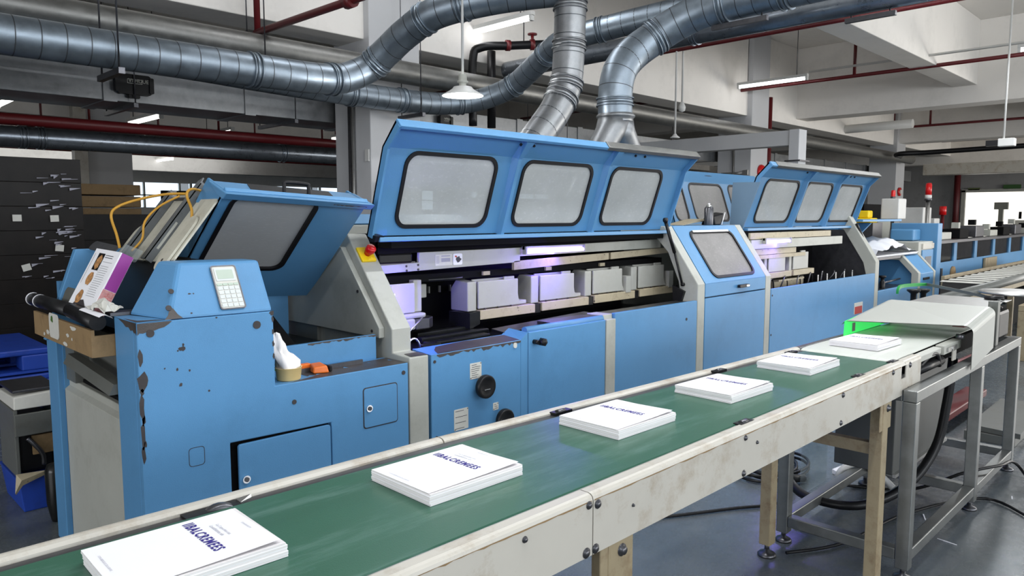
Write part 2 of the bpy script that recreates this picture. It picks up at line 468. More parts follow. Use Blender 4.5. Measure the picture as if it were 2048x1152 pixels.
A = duct('extraction_duct', 'thick spiral duct from the left edge that bends up beside the hanging lamp', [
    (-3, 5.65, 2.74), (-1, 5.65, 2.74), (1.1, 5.65, 2.74), (2.9, 5.65, 2.745), (3.35, 5.66, 2.755), (3.62, 5.68, 2.79), (3.85, 5.62, 2.90), (3.93, 5.45, 3.03), (3.97, 5.2, 3.16), (4.05, 4.9, 3.28), (4.3, 4.45, 3.36), (4.69, 4.0, 3.42)],
    .128, GALV, (.655, .735, .79, .86, .90))
B = duct('extraction_duct', 'spiral duct behind the hanging lamp that turns up towards the right', [
    (-3, 6.7, 2.925), (1.5, 6.7, 2.925), (2.6, 6.7, 2.92), (3.4, 6.7, 2.89), (4.2, 6.7, 2.868), (4.86, 6.7, 2.863), (5.5, 6.7, 2.88), (5.95, 6.55, 2.94), (6.2, 6.2, 3.08), (6.2, 5.75, 3.30), (6.15, 5.35, 3.46), (6.32, 4.8, 3.55), (6.45, 4.3, 3.60), (6.5, 3.9, 3.62)],
    .125, GALV, (.62, .675, .74, .80, .85, .91))
D = duct('extraction_duct', 'vertical spiral duct in the centre with a slanting lower leg into the machine', [
    (4.69, 4.0, 3.62), (4.69, 4.0, 3.3), (4.68, 4.0, 3.0), (4.66, 4.0, 2.74), (4.62, 4.0, 2.60), (4.5, 4.0, 2.42), (4.3, 4.0, 2.21), (4.1, 4.0, 2.0), (3.8, 4.0, 1.68), (3.7, 4.0, 1.52)],
    .128, GALV2, (.14, .27, .40, .46))
def duct_c():
    ctrl = [(5.31, 4.0, 2.42), (5.30, 4.0, 2.65), (5.36, 4.0, 2.86), (5.5, 3.97, 3.02), (5.68, 3.85, 3.18), (5.80, 3.62, 3.32), (5.86, 3.3, 3.39), (5.9, 2.7, 3.41), (5.9, 1.2, 3.42), (5.9, -1.0, 3.42)]
    t = duct('extraction_duct', 'spiral duct curving up from a Y shaped branch towards the top right', ctrl, .15, GALV, (.03, .16, .27, .36, .46))
    m = MB()
    m.lathe([(.152, .06), (.170, .04), (.170, .03), (.152, .015), (.152, -.01)], (5.31, 4.0, 2.43), n=24)
    m.build('neck', GALV2, t)
    for sx in (-1, 1):
        m = MB(); m.tube([(5.31+sx*.02, 4.0, 2.43), (5.31+sx*.09, 4.0, 2.32), (5.31+sx*.24, 4.0, 2.14), (5.31+sx*.42, 4.0, 1.90), (5.31+sx*.66, 4.0, 1.56)], [.145, .125, .11, .11, .11], 24)
        m.build('branch', GALV2, t)
duct_c()
duct('dusty_pipe', 'long straight dusty pipe with a bright top line above the thick ducts', [(-3, 6.75, 3.196), (22.4, 6.75, 3.145)], .123, DUSTY, (), 99, False, cat='pipe')
duct('grey_pipe', 'dark grey pipe low under the flat duct at the left', [(-6, 9.0, 2.38), (12, 9.0, 2.44)], .11, PIPEG, (.44, .452, .60), 99, False, cat='pipe')
duct('grey_pipe', 'grey pipe running just above the right end of the curved duct', [(7, 7.05, 3.5), (7, 2.5, 3.5), (7, -1, 3.5)], .11, PIPEG, (.35,), 99, False, cat='pipe')
duct('red_pipe', 'thick dark red pipe beneath the flat duct at the left', [(-6, 8.5, 2.52), (12, 8.5, 2.54)], .055, REDP, (), 99, False, cat='pipe')

def rect_duct():
    t = thing('ventilation_duct', 'long flat sheet metal duct with display boxes hung behind the column', 'duct', (-5, 7.8, 2.6))
    MB().box(-5, 26, 7.8, 8.5, 2.70, 3.02).build('duct_body', GALV2, t, bevel=.005)
    for k in range(22):
        x = -4.6+k*1.4
        MB().box(x-.06, x+.06, 7.785, 8.515, 2.69, 3.03).build('seam_flange', GALV2, t)
    for x in (.95, 2.6, 4.3, 9.0, 12):
        m = MB().box(x-.02, x+.02, 7.7, 8.6, 2.645, 2.685)
        m.cyl((x, 7.72, 2.66), (x, 7.72, 3.55), .006, 6).cyl((x, 8.58, 2.66), (x, 8.58, 5.1), .006, 6)
        m.build('hanger', STEELD, t)
rect_duct()
def display_box(x0, x1, z0, z1, label, grp=None):
    t = thing('display_box', label, 'display', ((x0+x1)/2, 7.79, z0), grp)
    F = FRONT(7.785)
    MB().sheet(F, rrect(x0, x1, z0, z1, .03), 0, .05).build('case', BLACK, t)
    for x in (x0-.02, x1-.02): MB().sheet(F, rrect(x, x+.04, z0+.02, z1-.02, .012), 0, .065).build('lug', BLACK, t)
    MB().sheet(F, rrect((x0+x1)/2-.05, (x0+x1)/2+.05, z0-.035, z0+.01, .01), 0, .04).build('foot', BLACK, t)
    w = (x1-x0)
    MB().ring(F, rrect(x0+w*.30, x1-w*.28, (z0+z1)/2+.01, z1-.05, .004, 2), rrect(x0+w*.29, x1-w*.27, (z0+z1)/2+.006, z1-.046, .004, 2), .05, .053).build('window_outline', GREY, t)
    text_mesh('lettering', 'VIIHUUE', .05, GREY, t, F, x0+w*.32, (z0+z1)/2+.018, .054)
display_box(2.45, 2.76, 2.770, 2.960, 'black wall display box on the flat duct at the left')
display_box(6.44, 6.62, 2.77, 2.95, 'small black display box on the pale flat duct above the open hood')

# hangers of the round ducts
def hanger(x, y, z, r, ztop, label):
    t = thing('duct_hanger', label, 'hanger', (x, y, z))
    m = MB().cyl((x, y-r-.05, z-r-.03), (x, y-r-.05, ztop), .006, 6); m.build('rod', STEELD, t)
    m = MB().cyl((x, y+r+.05, z-r-.03), (x, y+r+.05, ztop), .006, 6); m.build('rod', STEELD, t)
    MB().box(x-.02, x+.02, y-r-.1, y+r+.1, z-r-.06, z-r-.02).build('strut_bar', STEELD, t)
hanger(1.75, 5.65, 2.74, .13, 5.16, 'rods and bar holding the thick duct near the left edge')
hanger(3.37, 6.75, 3.185, .125, 5.16, 'rods and bar holding the dusty pipe left of the red pipe elbow')
hanger(5.15, 6.7, 2.87, .125, 5.16, 'rods and bar holding the spiral duct just left of the hanging lamp')
hanger(5.87, 3.15, 3.40, .15, 5.16, 'rods and bright bar under the big curved duct at the top')
hanger(7.0, 2.5, 3.5, .113, 5.16, 'rods and bar under the grey pipe at the top right')

# black fire main with red valve
t = thing('fire_main', 'black pipe with a red valve above the machine left of the vertical duct', 'pipe', (6.636, 6.992, 2.726))
MB().tube(smoothpath([(6.34, 6.992, 2.726), (6.34, 6.992, 3.52), (6.423, 6.932, 3.686), (6.755, 6.755, 3.733), (7.134, 6.482, 3.769)], 6), .052, 14).build('main', BLACK, t)
MB().cyl((6.66, 6.992, 2.726), (6.66, 6.992, 3.686), .055, 14).build('riser', BLACK, t)
MB().cyl((6.707, 6.778, 3.733), (6.755, 6.755, 3.735), .068, 14).build('red_coupling', REDP, t)
MB().cyl((6.968, 6.606, 3.753), (7.015, 6.571, 3.758), .068, 14).build('red_coupling', REDP, t)
MB().cyl((6.992, 6.589, 3.757), (6.992, 6.589, 3.875), .02, 10).lathe([(.0, .0), (.06, .0), (.06, .018), (0, .018)], (6.992, 6.589, 3.875), n=12).build('valve_wheel', REDP, t)

MB().cyl((6.9, 6.65, 3.77), (6.9, 6.65, 5.16), .008, 6).build('suspension_rod', STEELD, t)
# red pipe elbow at top left
t = thing('sprinkler_pipe', 'dark red sprinkler pipe with a bent end below the ceiling at the top left', 'pipe', (4.2, 6.5, 3.4))
MB().tube([(3.465, 6.93, 3.36), (3.51, 5.37, 3.36), (3.6, 2.8, 3.36)], .033, 10).build('pipe_run', REDP, t)
MB().cyl((3.465, 6.9, 3.36), (3.465, 6.9, 5.155), .03, 10).build('drop', REDP, t)
MB().cyl((3.51, 5.42, 3.36), (3.51, 5.32, 3.36), .06, 12).build('coupling', REDP, t)

# sprinkler rows across the ceiling on the right
rows = [(9.40, 3.98, .035, 'nearest red sprinkler pipe across the ceiling, beside the grey pipe', ()),
        (13.39, 4.0, .032, 'red sprinkler pipe just below the lit tube on the right', (9.0, 5.0, 8.45)),
        (17.5, 4.0, .032, 'red sprinkler pipe under the deep girder on the right', (9.6, 6.9, 3.85)),
        (22.0, 4.0, .032, 'red sprinkler pipe ahead of the second girder on the right', (8.9, 7.1, 6.2)),
        (26.5, 3.95, .032, 'red sprinkler pipe behind the second girder on the right', (8.5, 7.0, 5.0)),
        (29.2, 3.75, .03, 'farthest red sprinkler pipe along the far grey wall', (9.0, 7.6, 6.1, 5.4))]
for x, z, r, lab, drops in rows:
    t = thing('sprinkler_pipe', lab, 'pipe', (x, 4, z), 'red sprinkler pipes')
    MB().cyl((x, -2, z), (x, 13 if x < 20 else 20, z), r, 10).build('pipe_run', REDP, t)
    for i, y in enumerate(drops):
        up = .75 if i % 2 == 0 else -.0
        m = MB().cyl((x, y, z), (x, y, z+.85), r*.9, 8)
        m.lathe([(.0, .0), (.05, .01), (.05, .02), (.02, .05), (.0, .06)], (x, y, z+.85), n=10)
        m.build('riser', REDP, t)
t = thing('fire_riser', 'dark red vertical fire pipe on the far grey wall by the lit opening', 'pipe', (29.8, 7.3, 0))
MB().cyl((29.8, 7.42, 0), (29.8, 7.42, 3.9), .10, 12).build('riser_pipe', REDP, t)
t = thing('fire_riser', 'dark red vertical pipe beside the column with the red alarm bell', 'pipe', (14.5, 7.05, 0))
MB().cyl((14.46, 7.05, 0), (14.46, 7.05, 3.98), .07, 12).build('riser_pipe', REDP, t)
t = thing('sprinkler_pipe', 'black sprinkler main curving near the far end of the dusty pipe', 'pipe', (20.5, 6.0, 3.1))
MB().tube(smoothpath([(20.6, 6.45, 3.12), (20.1, 6.4, 3.12), (20.0, 6.2, 3.14), (20.3, 5.6, 3.16), (20.6, 3.5, 3.22), (20.8, 0, 3.3)], 6), .06, 10).build('pipe_run', BLACK, t)
t = thing('cable_tray', 'long pale rectangular trunking over the far machines at the right', 'trunking', (24, 5, 3))
MB().box(24.0, 24.5, -1, 6.9, 2.78, 3.1).build('trunk_body', CREAM, t, bevel=.02)

# hanging grey portal frame in front of the second column
t = thing('portal_frame', 'grey overhead box beam ending in a pale post beside the alarm bell column', 'beam', (11.1, 4.95, 0))
MB().box(11.0, 11.265, 4.87, 5.03, 0, 2.90).build('post', CONC, t, bevel=.008)
MB().box(11.02, 11.245, 5.03, 7.75, 2.665, 2.894).build('cross_beam', CONC, t, bevel=.008)
MB().box(10.96, 11.305, 4.83, 5.07, 2.42, 2.442).build('strap', STEELD, t)

# ================================================================== LAMPS
def tube_light(label, x, y0, y1, z, mat=TUBE, lit=True, axis='y'):
    t = thing('fluorescent_light', label, 'light', (x, (y0+y1)/2, z), 'fluorescent tubes under the ceiling')
    a = lambda p, s: (x+s, p, z) if axis == 'y' else (p, x+s, z)
    if axis == 'y':
        MB().box(x-.035, x+.035, y0, y1, z+.035, z+.085).build('housing', ENAMEL, t)
        MB().cyl((x, y0+.03, z), (x, y1-.03, z), .019, 10).build('tube', mat if lit else ENAMEL, t)
        for y in (y0, y1-.04): MB().box(x-.025, x+.025, y, y+.04, z-.025, z+.04).build('end_cap', ENAMEL, t)
    else:
        MB().box(y0, y1, x-.035, x+.035, z+.035, z+.085).build('housing', ENAMEL, t)
        MB().cyl((y0+.03, x, z), (y1-.03, x, z), .019, 10).build('tube', mat if lit else ENAMEL, t)
        for y in (y0, y1-.04): MB().box(y, y+.04, x-.025, x+.025, z-.025, z+.04).build('end_cap', ENAMEL, t)
    if axis == 'y':
        for y in (y0+.2, y1-.2): MB().cyl((x, y, z+.085), (x, y, 5.16), .006, 6).build('suspension_rod', STEELD, t)
    return t
tube_light('lit tube partly behind the lamp rod at the top centre', 6.48, 6.10, 7.44, 3.9)
tube_light('lit tube under the girder on the right', 12.95, 5.62, 6.94, 3.98)
tube_light('lit tube cut by the top edge at the right', 9.0, 2.2, 3.5, 3.95)
tube_light('lit tube at the right edge of the photo', 12.95, 1.2, 2.55, 3.98)
for x, y, z, w in ((3.9, 10.6, 2.95, 'above the wrapped stacks, right one'), (2.2, 10.2, 3.0, 'above the wrapped stacks, left one'), (6.0, 13, 3.1, 'above the cartons by the far column'),
                   (7.2, 19, 3.0, 'above the far cream cabinet'), (11, 22, 3.0, 'before the daylit windows'), (8.5, 12.5, 3.2, 'seen under the flat duct')):
    tube_light('small lit tube far back ' + w, x, y, y+1.3, z, TUBEFAR)
for y, z, w in ((12.0, 2.85, 'nearest thin red pipe in the dark rear bays'), (14.6, 2.98, 'second thin red pipe in the rear bays'), (18.0, 3.0, 'third thin red pipe in the rear bays')):
    t = thing('sprinkler_pipe', w, 'pipe', (4, y, z), 'thin pipes in the rear bays')
    MB().cyl((-10, y, z), (14, y, z), .028, 8).build('pipe_run', REDP, t)
    for k in range(12): MB().cyl((-8+k*1.9, y, z), (-8+k*1.9, y, z+.9), .018, 6).build('riser', REDP, t)
# white conduits between the right tubes
t = thing('conduit', 'thin white conduit carrying the lit tube on the right', 'conduit', (12.95, 4, 4.08))
MB().cyl((12.95, -2, 4.09), (12.95, 5.6, 4.09), .02, 8).build('conduit_pipe', ENAMEL, t)
t = thing('conduit', 'white conduit under the deep girder on the right', 'conduit', (17.2, 4, 3.9))
MB().cyl((17.2, -2, 3.86), (17.2, 9.5, 3.86), .03, 8).build('conduit_pipe', ENAMEL, t)
t = thing('ceiling_unit', 'unlit long round ended light fitting under the ceiling right of the columns', 'light', (18.5, 7, 3.9))
MB().tube([(18.6, 8.3, 3.68), (18.6, 5.6, 3.70)], .10, 14).build('diffuser', ENAMEL, t)

def pendant(label, x, y, zr, ztop, r=.165, lit=True, power=35):
    t = thing('pendant_lamp', label, 'lamp', (x, y, zr))
    MB().cyl((x, y, zr+.13), (x, y, ztop), .011, 10).build('rod', ENAMEL, t)
    MB().lathe([(.028, .15), (.034, .14), (.034, .10), (.045, .098), (.045, .085), (.03, .08), (.03, .055), (.06, .05)], (x, y, zr), n=20).build('socket', GREY, t)
    MB().lathe([(.05, .055), (.075, .05), (.085, .035), (.12, .012), (r, -.012), (r+.005, -.02), (r, -.02), (.115, .002), (.08, .02), (.06, .03)], (x, y, zr), n=32).build('reflector', ENAMEL, t)
    MB().lathe([(.0, .03), (.06, .025), (.10, -.005), (.10, -.02), (.05, -.03), (.0, -.032)], (x, y, zr), n=24).build('bulb', BULB if lit else ENAMEL, t)
    if lit:
        d = bpy.data.lights.new('pendant_glow', 'POINT'); d.energy = power; d.shadow_soft_size = .1
        o = bpy.data.objects.new('pendant_glow', d); COL.objects.link(o); o.location = (x, y, zr-.10)
pendant('lit enamel pendant lamp on a long rod above the open hood', 4.06, 4.6, 2.59, 5.16)
def drop_rod(label, x, y, z0, z1, shape):
    t = thing('pendant_rod', label, 'lamp', (x, y, z0))
    MB().cyl((x, y, z0), (x, y, z1), .014, 10).build('rod', ENAMEL, t)
    if shape == 'cup': MB().lathe([(.02, .05), (.03, .03), (.07, 0), (.07, -.008), (0, -.008)], (x, y, z0), n=16).build('shade', ENAMEL, t)
    elif shape == 'bulb': MB().lathe([(.02, .06), (.035, .03), (.055, -.02), (.045, -.07), (.0, -.09)], (x, y, z0), n=16).build('globe', ENAMEL, t)
    else:
        MB().box(x-.06, x+.06, y-.14, y+.06, z0-.06, z0+.05).build('head', ENAMEL, t, bevel=.01)
        MB().box(x-.07, x+.0, y+.06, y+.2, z0-.05, z0+.03).build('bracket', BLACK, t)
drop_rod('long white rod ending in a small cup shade, right of the Y branch duct', 9.39, 6.0, 2.735, 5.16, 'cup')
drop_rod('white rod with a round lamp globe hanging right of the curved duct', 9.56, 6.0, 3.2, 5.16, 'bulb')
drop_rod('white rod with a small white and black head at the far right', 12.2, 2.5, 2.62, 5.16, 'head')
# ================================================================== FEEDER UNIT (left end)
def chips(parent, T, pts, name='paint_chip', mat=CHIP, w=.0006, seed=1):
    rng = random.Random(seed)
    for (u, v, ru, rv) in pts:
        L = blob(T, u, v, ru, rv, w, 11, .35, rng)
        MB().add(L, [list(range(len(L)))]).build(name, mat, parent)
def poly_patch(parent, T, loop, name, mat, w=.0007):
    MB().add([T(u, v, w) for u, v in loop], [list(range(len(loop)))]).build(name, mat, parent)
def jag_strip(T, u0, u1, vtop, depth, n, rng, w=.0007):
    vs = []; fs = []
    for i in range(n+1):
        u = u0+(u1-u0)*i/n
        vs += [T(u, vtop, w), T(u, vtop-depth*rng.uniform(.15, 1.0), w)]
    for i in range(n): fs.append((2*i, 2*i+1, 2*i+3, 2*i+2))
    return MB().add(vs, fs)
def screw(parent, T, u, v, r=.009, mat=CHIP, name='screw'):
    MB().sheet(T, rrect(u-r, u+r, v-r, v+r, r*.95, 4), 0, .003).build(name, mat, parent)
def lock(parent, T, u, v, r=.016):
    t = MB().sheet(T, rrect(u-r, u+r, v-r, v+r, r*.98, 5), 0, .012).build('lock', CHROME, parent)
    MB().sheet(T, rrect(u-r*.6, u+r*.6, v-r*.6, v+r*.6, r*.58, 4), .012, .016).build('lock_core', STEELD, t)

fu = thing('feeder_unit', 'blue book feeder at the left end with keypad console and raised hood', 'machine', (1.5, 2.8, 0))
F = FRONT(2.8)
# body behind the front panel (dark so that gaps read as gaps)
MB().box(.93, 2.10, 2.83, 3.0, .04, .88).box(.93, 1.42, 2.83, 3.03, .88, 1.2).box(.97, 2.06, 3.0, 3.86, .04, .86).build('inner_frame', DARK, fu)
pf = MB().py([(.909, .04), (1.236, .04), (1.236, .705), (1.692, .697), (1.692, .04), (2.113, .04), (2.113, .904), (1.434, .904), (1.434, 1.214), (.909, 1.217)], 2.80, 2.835)
pf.build('front_panel', BLUE, fu, bevel=.004)
# left face of the corner post and its bevel
MB().box(.909, .935, 2.836, 3.04, .04, 1.2175).build('corner_post', BLUE, fu, bevel=.004)
MB().pz([(.909, 2.8), (1.03, 2.8), (.965, 3.04), (.909, 3.04)], 1.2176, 1.2195).build('post_top', BLUE, fu)
# console head: sloping keypad face with a chamfered left side
bl = [(1.020, 2.80, 1.2175), (1.434, 2.80, 1.2145), (1.434, 3.05, 1.2145), (.962, 3.05, 1.2195)]
tl = [(1.109, 2.915, 1.420), (1.434, 2.912, 1.418), (1.434, 3.05, 1.418), (1.080, 3.05, 1.4235)]
MB().hexa(bl+tl).build('console_head', BLUE, fu, bevel=.012)
Tc = frame((1.02, 2.8, 1.217), (1, 0, 0), Vector((0, .113, .203)).normalized(), Vector((0, -.203, .113)).normalized())
def skew(T, k): return lambda u, v, w=0: T(u+k*v, v, w)
Tk = Tc
kp = MB().sheet(Tk, rrect(.203, .303, .022, .208, .010), .0, .006).build('keypad', LABELW, fu)
MB().ring(Tk, rrect(.206, .300, .025, .205, .009), rrect(.201, .305, .020, .210, .011), .004, .0075).build('keypad_rim', STEELD, kp)
MB().sheet(Tk, rrect(.213, .293, .142, .198, .004, 3), .006, .0085).build('display_bezel', KEYS, kp)
MB().sheet(Tk, rrect(.220, .286, .150, .190, .003, 3), .0085, .009).build('display', LCD, kp)
for j in range(6):
    for i in range(4):
        u0 = .2105+i*.0225; v0 = .030+j*.0183
        MB().sheet(Tk, rrect(u0, u0+.0195, v0, v0+(.0150 if j < 5 else .010), .002, 2), .006, .0088).build('key', KEYS if j < 5 else LCD, kp)
# worn bare metal corner and chips
rng = random.Random(3)
poly_patch(fu, F, [(.911, 1.215), (.911, 1.172), (.918, 1.180), (.93, 1.178), (.95, 1.184), (.965, 1.183), (.985, 1.190), (1.005, 1.194), (1.022, 1.204), (1.034, 1.2145)], 'worn_edge', WORN)
poly_patch(fu, LEFTF(.909), [(-2.802, 1.2165), (-2.802, 1.172), (-2.812, 1.181), (-2.825, 1.178), (-2.84, 1.188), (-2.86, 1.184), (-2.88, 1.195), (-2.91, 1.193), (-2.94, 1.205), (-2.99, 1.2165)], 'worn_edge', WORN, .0009)
poly_patch(fu, TOPF(1.2197), [(.911, 2.802), (1.02, 2.802), (.985, 2.83), (.93, 2.85), (.914, 2.95)], 'worn_edge', WORN)
poly_patch(fu, Tc, [(-.012, .002), (.055, .004), (.04, .02), (.028, .045), (.016, .05), (.004, .02)], 'worn_edge', WORN)
chips(fu, F, [(.918, 1.09, .010, .028), (.922, 1.005, .016, .035), (.918, .965, .007, .012), (.916, .905, .008, .055), (.920, .86, .006, .018), (.915, .80, .009, .05), (.914, .735, .007, .03), (.921, .77, .004, .012)], seed=4)
chips(fu, F, [(1.065, 1.105, .012, .008), (1.07, 1.12, .004, .006), (1.05, 1.10, .004, .003), (1.045, 1.03, .005, .005), (1.09, 1.02, .004, .005), (1.055, .97, .007, .006), (1.0, 1.04, .003, .003), (1.16, .93, .004, .004), (1.20, 1.21, .004, .003)], seed=5)
chips(fu, Tc, [(.10, .10, .006, .003), (.115, .10, .003, .003), (.09, .02, .005, .004)], seed=6)
chips(fu, F, [(1.430, 1.03+.025*i, .005, .012) for i in range(0, 7, 2)]+[(1.428, 1.205, .010, .010)], seed=7)
screw(fu, F, .955, 1.176, .014); screw(fu, F, 1.362, 1.165, .016); screw(fu, F, 1.516, .821, .010); screw(fu, F, 2.085, .860, .010)
screw(fu, Tc, .035, .115, .010); screw(fu, Tc, .012, .048, .011)
chips(fu, LEFTF(.909), [(-2.86, 1.2, .02, .014)], seed=8)
# small engraved rectangle on the front
MB().ring(F, rrect(1.075, 1.132, .648, .718, .012, 3), rrect(1.073, 1.134, .646, .720, .013, 3), .0002, .0008).build('cut_out_line', CHIP, fu)
# small door and big door
sd = MB().sheet(F, rrect(1.861, 2.043, .636, .817, .012, 4), .0, .004).build('small_door', BLUE, fu, bevel=.001)
MB().ring(F, rrect(1.861, 2.043, .636, .817, .012, 4), rrect(1.856, 2.048, .631, .822, .015, 4), .0002, .0012).build('door_gap', CHIP, fu)
lock(sd, F, 1.885, .725)
bd = MB().sheet(F, rrect(1.268, 1.685, .06, .690, .012, 4), -.012, .003).build('big_door', BLUE, fu, bevel=.002)
lock(bd, F, 1.293, .545)
# tool shelf
MB().box(1.436, 2.112, 2.836, 3.0, .88, .903).build('shelf', BLUE, fu, bevel=.003)
MB().box(1.434, 2.072, 3.0, 3.022, .9, 1.022).build('shelf_back', BLUE, fu, bevel=.003)
rng = random.Random(11)
jag_strip(FRONT(3.0), 1.7, 2.07, 1.021, .012, 30, rng).build('worn_edge', WORN, fu)
jag_strip(frame((0, 2.81, .9034), (1, 0, 0), (0, 1, 0), (0, 0, 1)), 1.62, 2.11, .16, .15, 26, rng).build('worn_edge', WORN, fu)
poly_patch(fu, TOPF(.9036), [(1.50, 2.806), (2.11, 2.803), (2.11, 2.90), (2.0, 2.93), (1.86, 2.90), (1.78, 2.92), (1.66, 2.86)], 'worn_edge', WORN)
# dark well and inclined deck behind the shelf
MB().box(1.436, 2.07, 3.022, 3.86, .86, .93).build('well_floor', OILY, fu)
MB().px([(3.1, .93), (3.86, .93), (3.86, 1.35)], 1.45, 1.75).build('inner_slope', DARK, fu)
MB().box(.93, 2.07, 3.86, 3.9, .04, 1.3).build('rear_wall', BLUE2, fu)
# left end: grey door, far blue post, rail
MB().box(.93, .945, 3.07, 3.87, .05, .80).px([(3.07, .80), (3.87, .80), (3.87, .845), (3.07, .845)], .95, 1.02).build('end_door', GREY, fu, bevel=.004)
MB().hexa([(.93, 3.07, .80), (.99, 3.07, .845), (.99, 3.87, .845), (.93, 3.87, .80), (.932, 3.07, .80), (.992, 3.07, .845), (.992, 3.87, .845), (.932, 3.87, .80)]).build('door_lip', GREY, fu)
MB().box(.905, .935, 3.87, 4.03, .04, 1.06).build('rear_post', BLUE, fu, bevel=.004)
MB().box(1.0, 1.02, 3.05, 3.9, .84, 1.1).build('end_back', FRAME, fu)
MB().box(.94, 1.0, 3.72, 3.87, .845, 1.06).build('end_block', FRAME, fu)
MB().hexa([(.88, 3.05, .915), (.92, 3.05, .915), (.92, 3.66, .955), (.88, 3.66, .955), (.90, 3.05, .955), (.94, 3.05, .955), (.94, 3.66, .995), (.90, 3.66, .995)]).build('end_rail', FRAME, fu)
# magazine cheeks
MB().hexa([(.84, 3.76, 1.05), (1.1, 3.76, 1.05), (1.1, 3.80, 1.05), (.84, 3.80, 1.05), (.98, 3.76, 1.45), (1.36, 3.76, 1.45), (1.36, 3.80, 1.45), (.98, 3.80, 1.45)]).build('magazine_cheek', BLUE, fu, bevel=.004)
# inclined magazine bed
MB().hexa([(1.0, 3.06, 1.05), (1.28, 3.06, 1.05), (1.28, 3.75, 1.05), (1.0, 3.75, 1.05), (1.16, 3.06, 1.37), (1.215, 3.06, 1.43), (1.215, 3.75, 1.43), (1.16, 3.75, 1.37)]).build('magazine_bed', DARK, fu)
sl = Vector((.20, 0, .258)).normalized(); sn = Vector((-.258, 0, .20)).normalized()
Tm = frame((1.185, 3.4, 1.42), (0, -1, 0), sl, sn)     # u towards the viewer, v up the slope
for k, (u0, u1, v0, v1, w) in enumerate(((-.34, -.20, -.02, .30, .0), (-.185, -.03, -.03, .335, .01), (-.01, .13, -.03, .34, .012), (.15, .32, -.02, .345, .02))):
    MB().sheet(Tm, rrect(u0, u1, v0, v1, .01, 2), w, w+.008).build('backing_plate', CREAMP, fu)
for k, (u0, u1, v0, v1) in enumerate(((-.315, -.23, -.05, .14), (-.0, .10, -.01, .20), (.20, .30, -.08, .20))):
    MB().sheet(Tm, rrect(u0, u1, v0, v1, .05, 6), .03, .04).build('rounded_plate', CREAMP if k != 1 else GREY, fu)
for u, v0, v1 in ((-.20, -.04, .34), (.075, -.04, .40)):
    MB().sheet(Tm, [(u-.022, v0), (u+.022, v0), (u+.022, v1-.03), (u+.01, v1), (u-.022, v1-.02)], .05, .056).sheet(Tm, [(u+.016, v0), (u+.022, v0), (u+.022, v1-.03), (u+.016, v1-.02)], .02, .055).build('channel_bar', GREYCH, fu)
MB().sheet(Tm, rrect(-.17, .28, .30, .312, .003, 2), .021, .0295).build('slot_row', CHIP, fu)
chips(fu, Tm, [(-.12, .02, .008, .008), (.25, -.03, .008, .008)], 'hole', CHIP, .042, 9)
MB().hexa([(.98, 3.06, 1.14), (1.06, 3.06, 1.14), (1.06, 3.7, 1.14), (.98, 3.7, 1.14), (1.19, 3.06, 1.42), (1.27, 3.06, 1.42), (1.27, 3.7, 1.42), (1.19, 3.7, 1.42)]).build('pusher', BLACK, fu)
# clear scoop and clear clutter at the top of the magazine
MB().sheet(frame((.90, 3.72, 1.20), (0, -1, 0), (.35, 0, .94), (-.94, 0, .35)), rrect(0, .20, 0, .09, .03), 0, .006).build('side_guide', FRAME, fu)
MB().sheet(frame((1.02, 3.72, 1.45), (.2, -1, -.1), (.7, 0, .7), (-.7, 0, .7)), rrect(0, .2, 0, .05, .02), 0, .004).build('top_guide', STEELD, fu)
MB().sheet(frame((1.05, 3.42, 1.43), (.1, -1, -.15), (.6, 0, .8), (-.8, 0, .6)), rrect(0, .16, 0, .06, .01), 0, .003).build('clear_flap', ACRYL, fu)
# two yellow hoses
t1 = smoothpath([(1.085, 3.5, 1.46), (1.075, 3.5, 1.518), (1.057, 3.5, 1.604), (1.095, 3.5, 1.645), (1.199, 3.5, 1.680), (1.309, 3.5, 1.70), (1.40, 3.45, 1.70)], 6)
MB().tube(t1, .0058, 8).build('yellow_hose', YCABLE, fu)
MB().tube(smoothpath([(1.40, 3.3, 1.70), (1.30, 3.22, 1.715), (1.265, 3.2, 1.69), (1.283, 3.2, 1.625), (1.276, 3.2, 1.572), (1.250, 3.2, 1.53)], 6), .0058, 8).build('yellow_hose', YCABLE, fu)
MB().tube(smoothpath([(1.33, 3.45, 1.69), (1.221, 3.4, 1.64), (1.16, 3.4, 1.575), (1.145, 3.4, 1.50), (1.10, 3.4, 1.45)], 6), .005, 8).build('yellow_hose', YCABLE, fu)
# lid line of the trough front
MB().box(.90, 1.02, 3.05, 3.12, 1.2195, 1.232).build('trough_edge', STEELD, fu)

# raised hood of the feeder
hv = Vector((0, -.68, .50)).normalized(); hn = Vector((0, -.50, -.68)).normalized()
def Tf(u, v, w=0.0):
    x = 1.345+u; roll = -.055*(u-.35)
    return (x+.10*(.84-v)*max(u, 0), 3.69+hv.y*v+hn.y*w, 1.178+hv.z*v+hn.z*w+roll)
L = .855
hd = MB()
U0, U1 = 0.0, .70
wi = (.045, .455, .265, .826)
hd.ring(Tf, rrect(*wi, .055), cellrect(*wi, .055, U0, U1, .0, L), -.02, 0)
def back(p, k=1.0): return (p[0], p[1]+.175*k, p[2]+.060*k)
for ua, ub in ((U0, U0+.012), (U1-.012, U1)):
    lo = [Tf(ua, 0), Tf(ub, 0), back(Tf(ub, 0)), back(Tf(ua, 0))]; hi = [Tf(ua, L), Tf(ub, L), back(Tf(ub, L)), back(Tf(ua, L))]
    hd.hexa(lo+hi)
fr_ = [Tf(U0-.01, L-.030, .022), Tf(U1+.02, L-.030, .022)]; ft_ = [Tf(U0-.01, L+.016, .028), Tf(U1+.02, L+.016, .028)]
hd.hexa([fr_[0], fr_[1], back(fr_[1], .3), back(fr_[0], .3), ft_[0], ft_[1], back(ft_[1], 1.0), back(ft_[0], 1.0)])
hood_f = hd.build('hood', BLUE2, fu, bevel=.004)
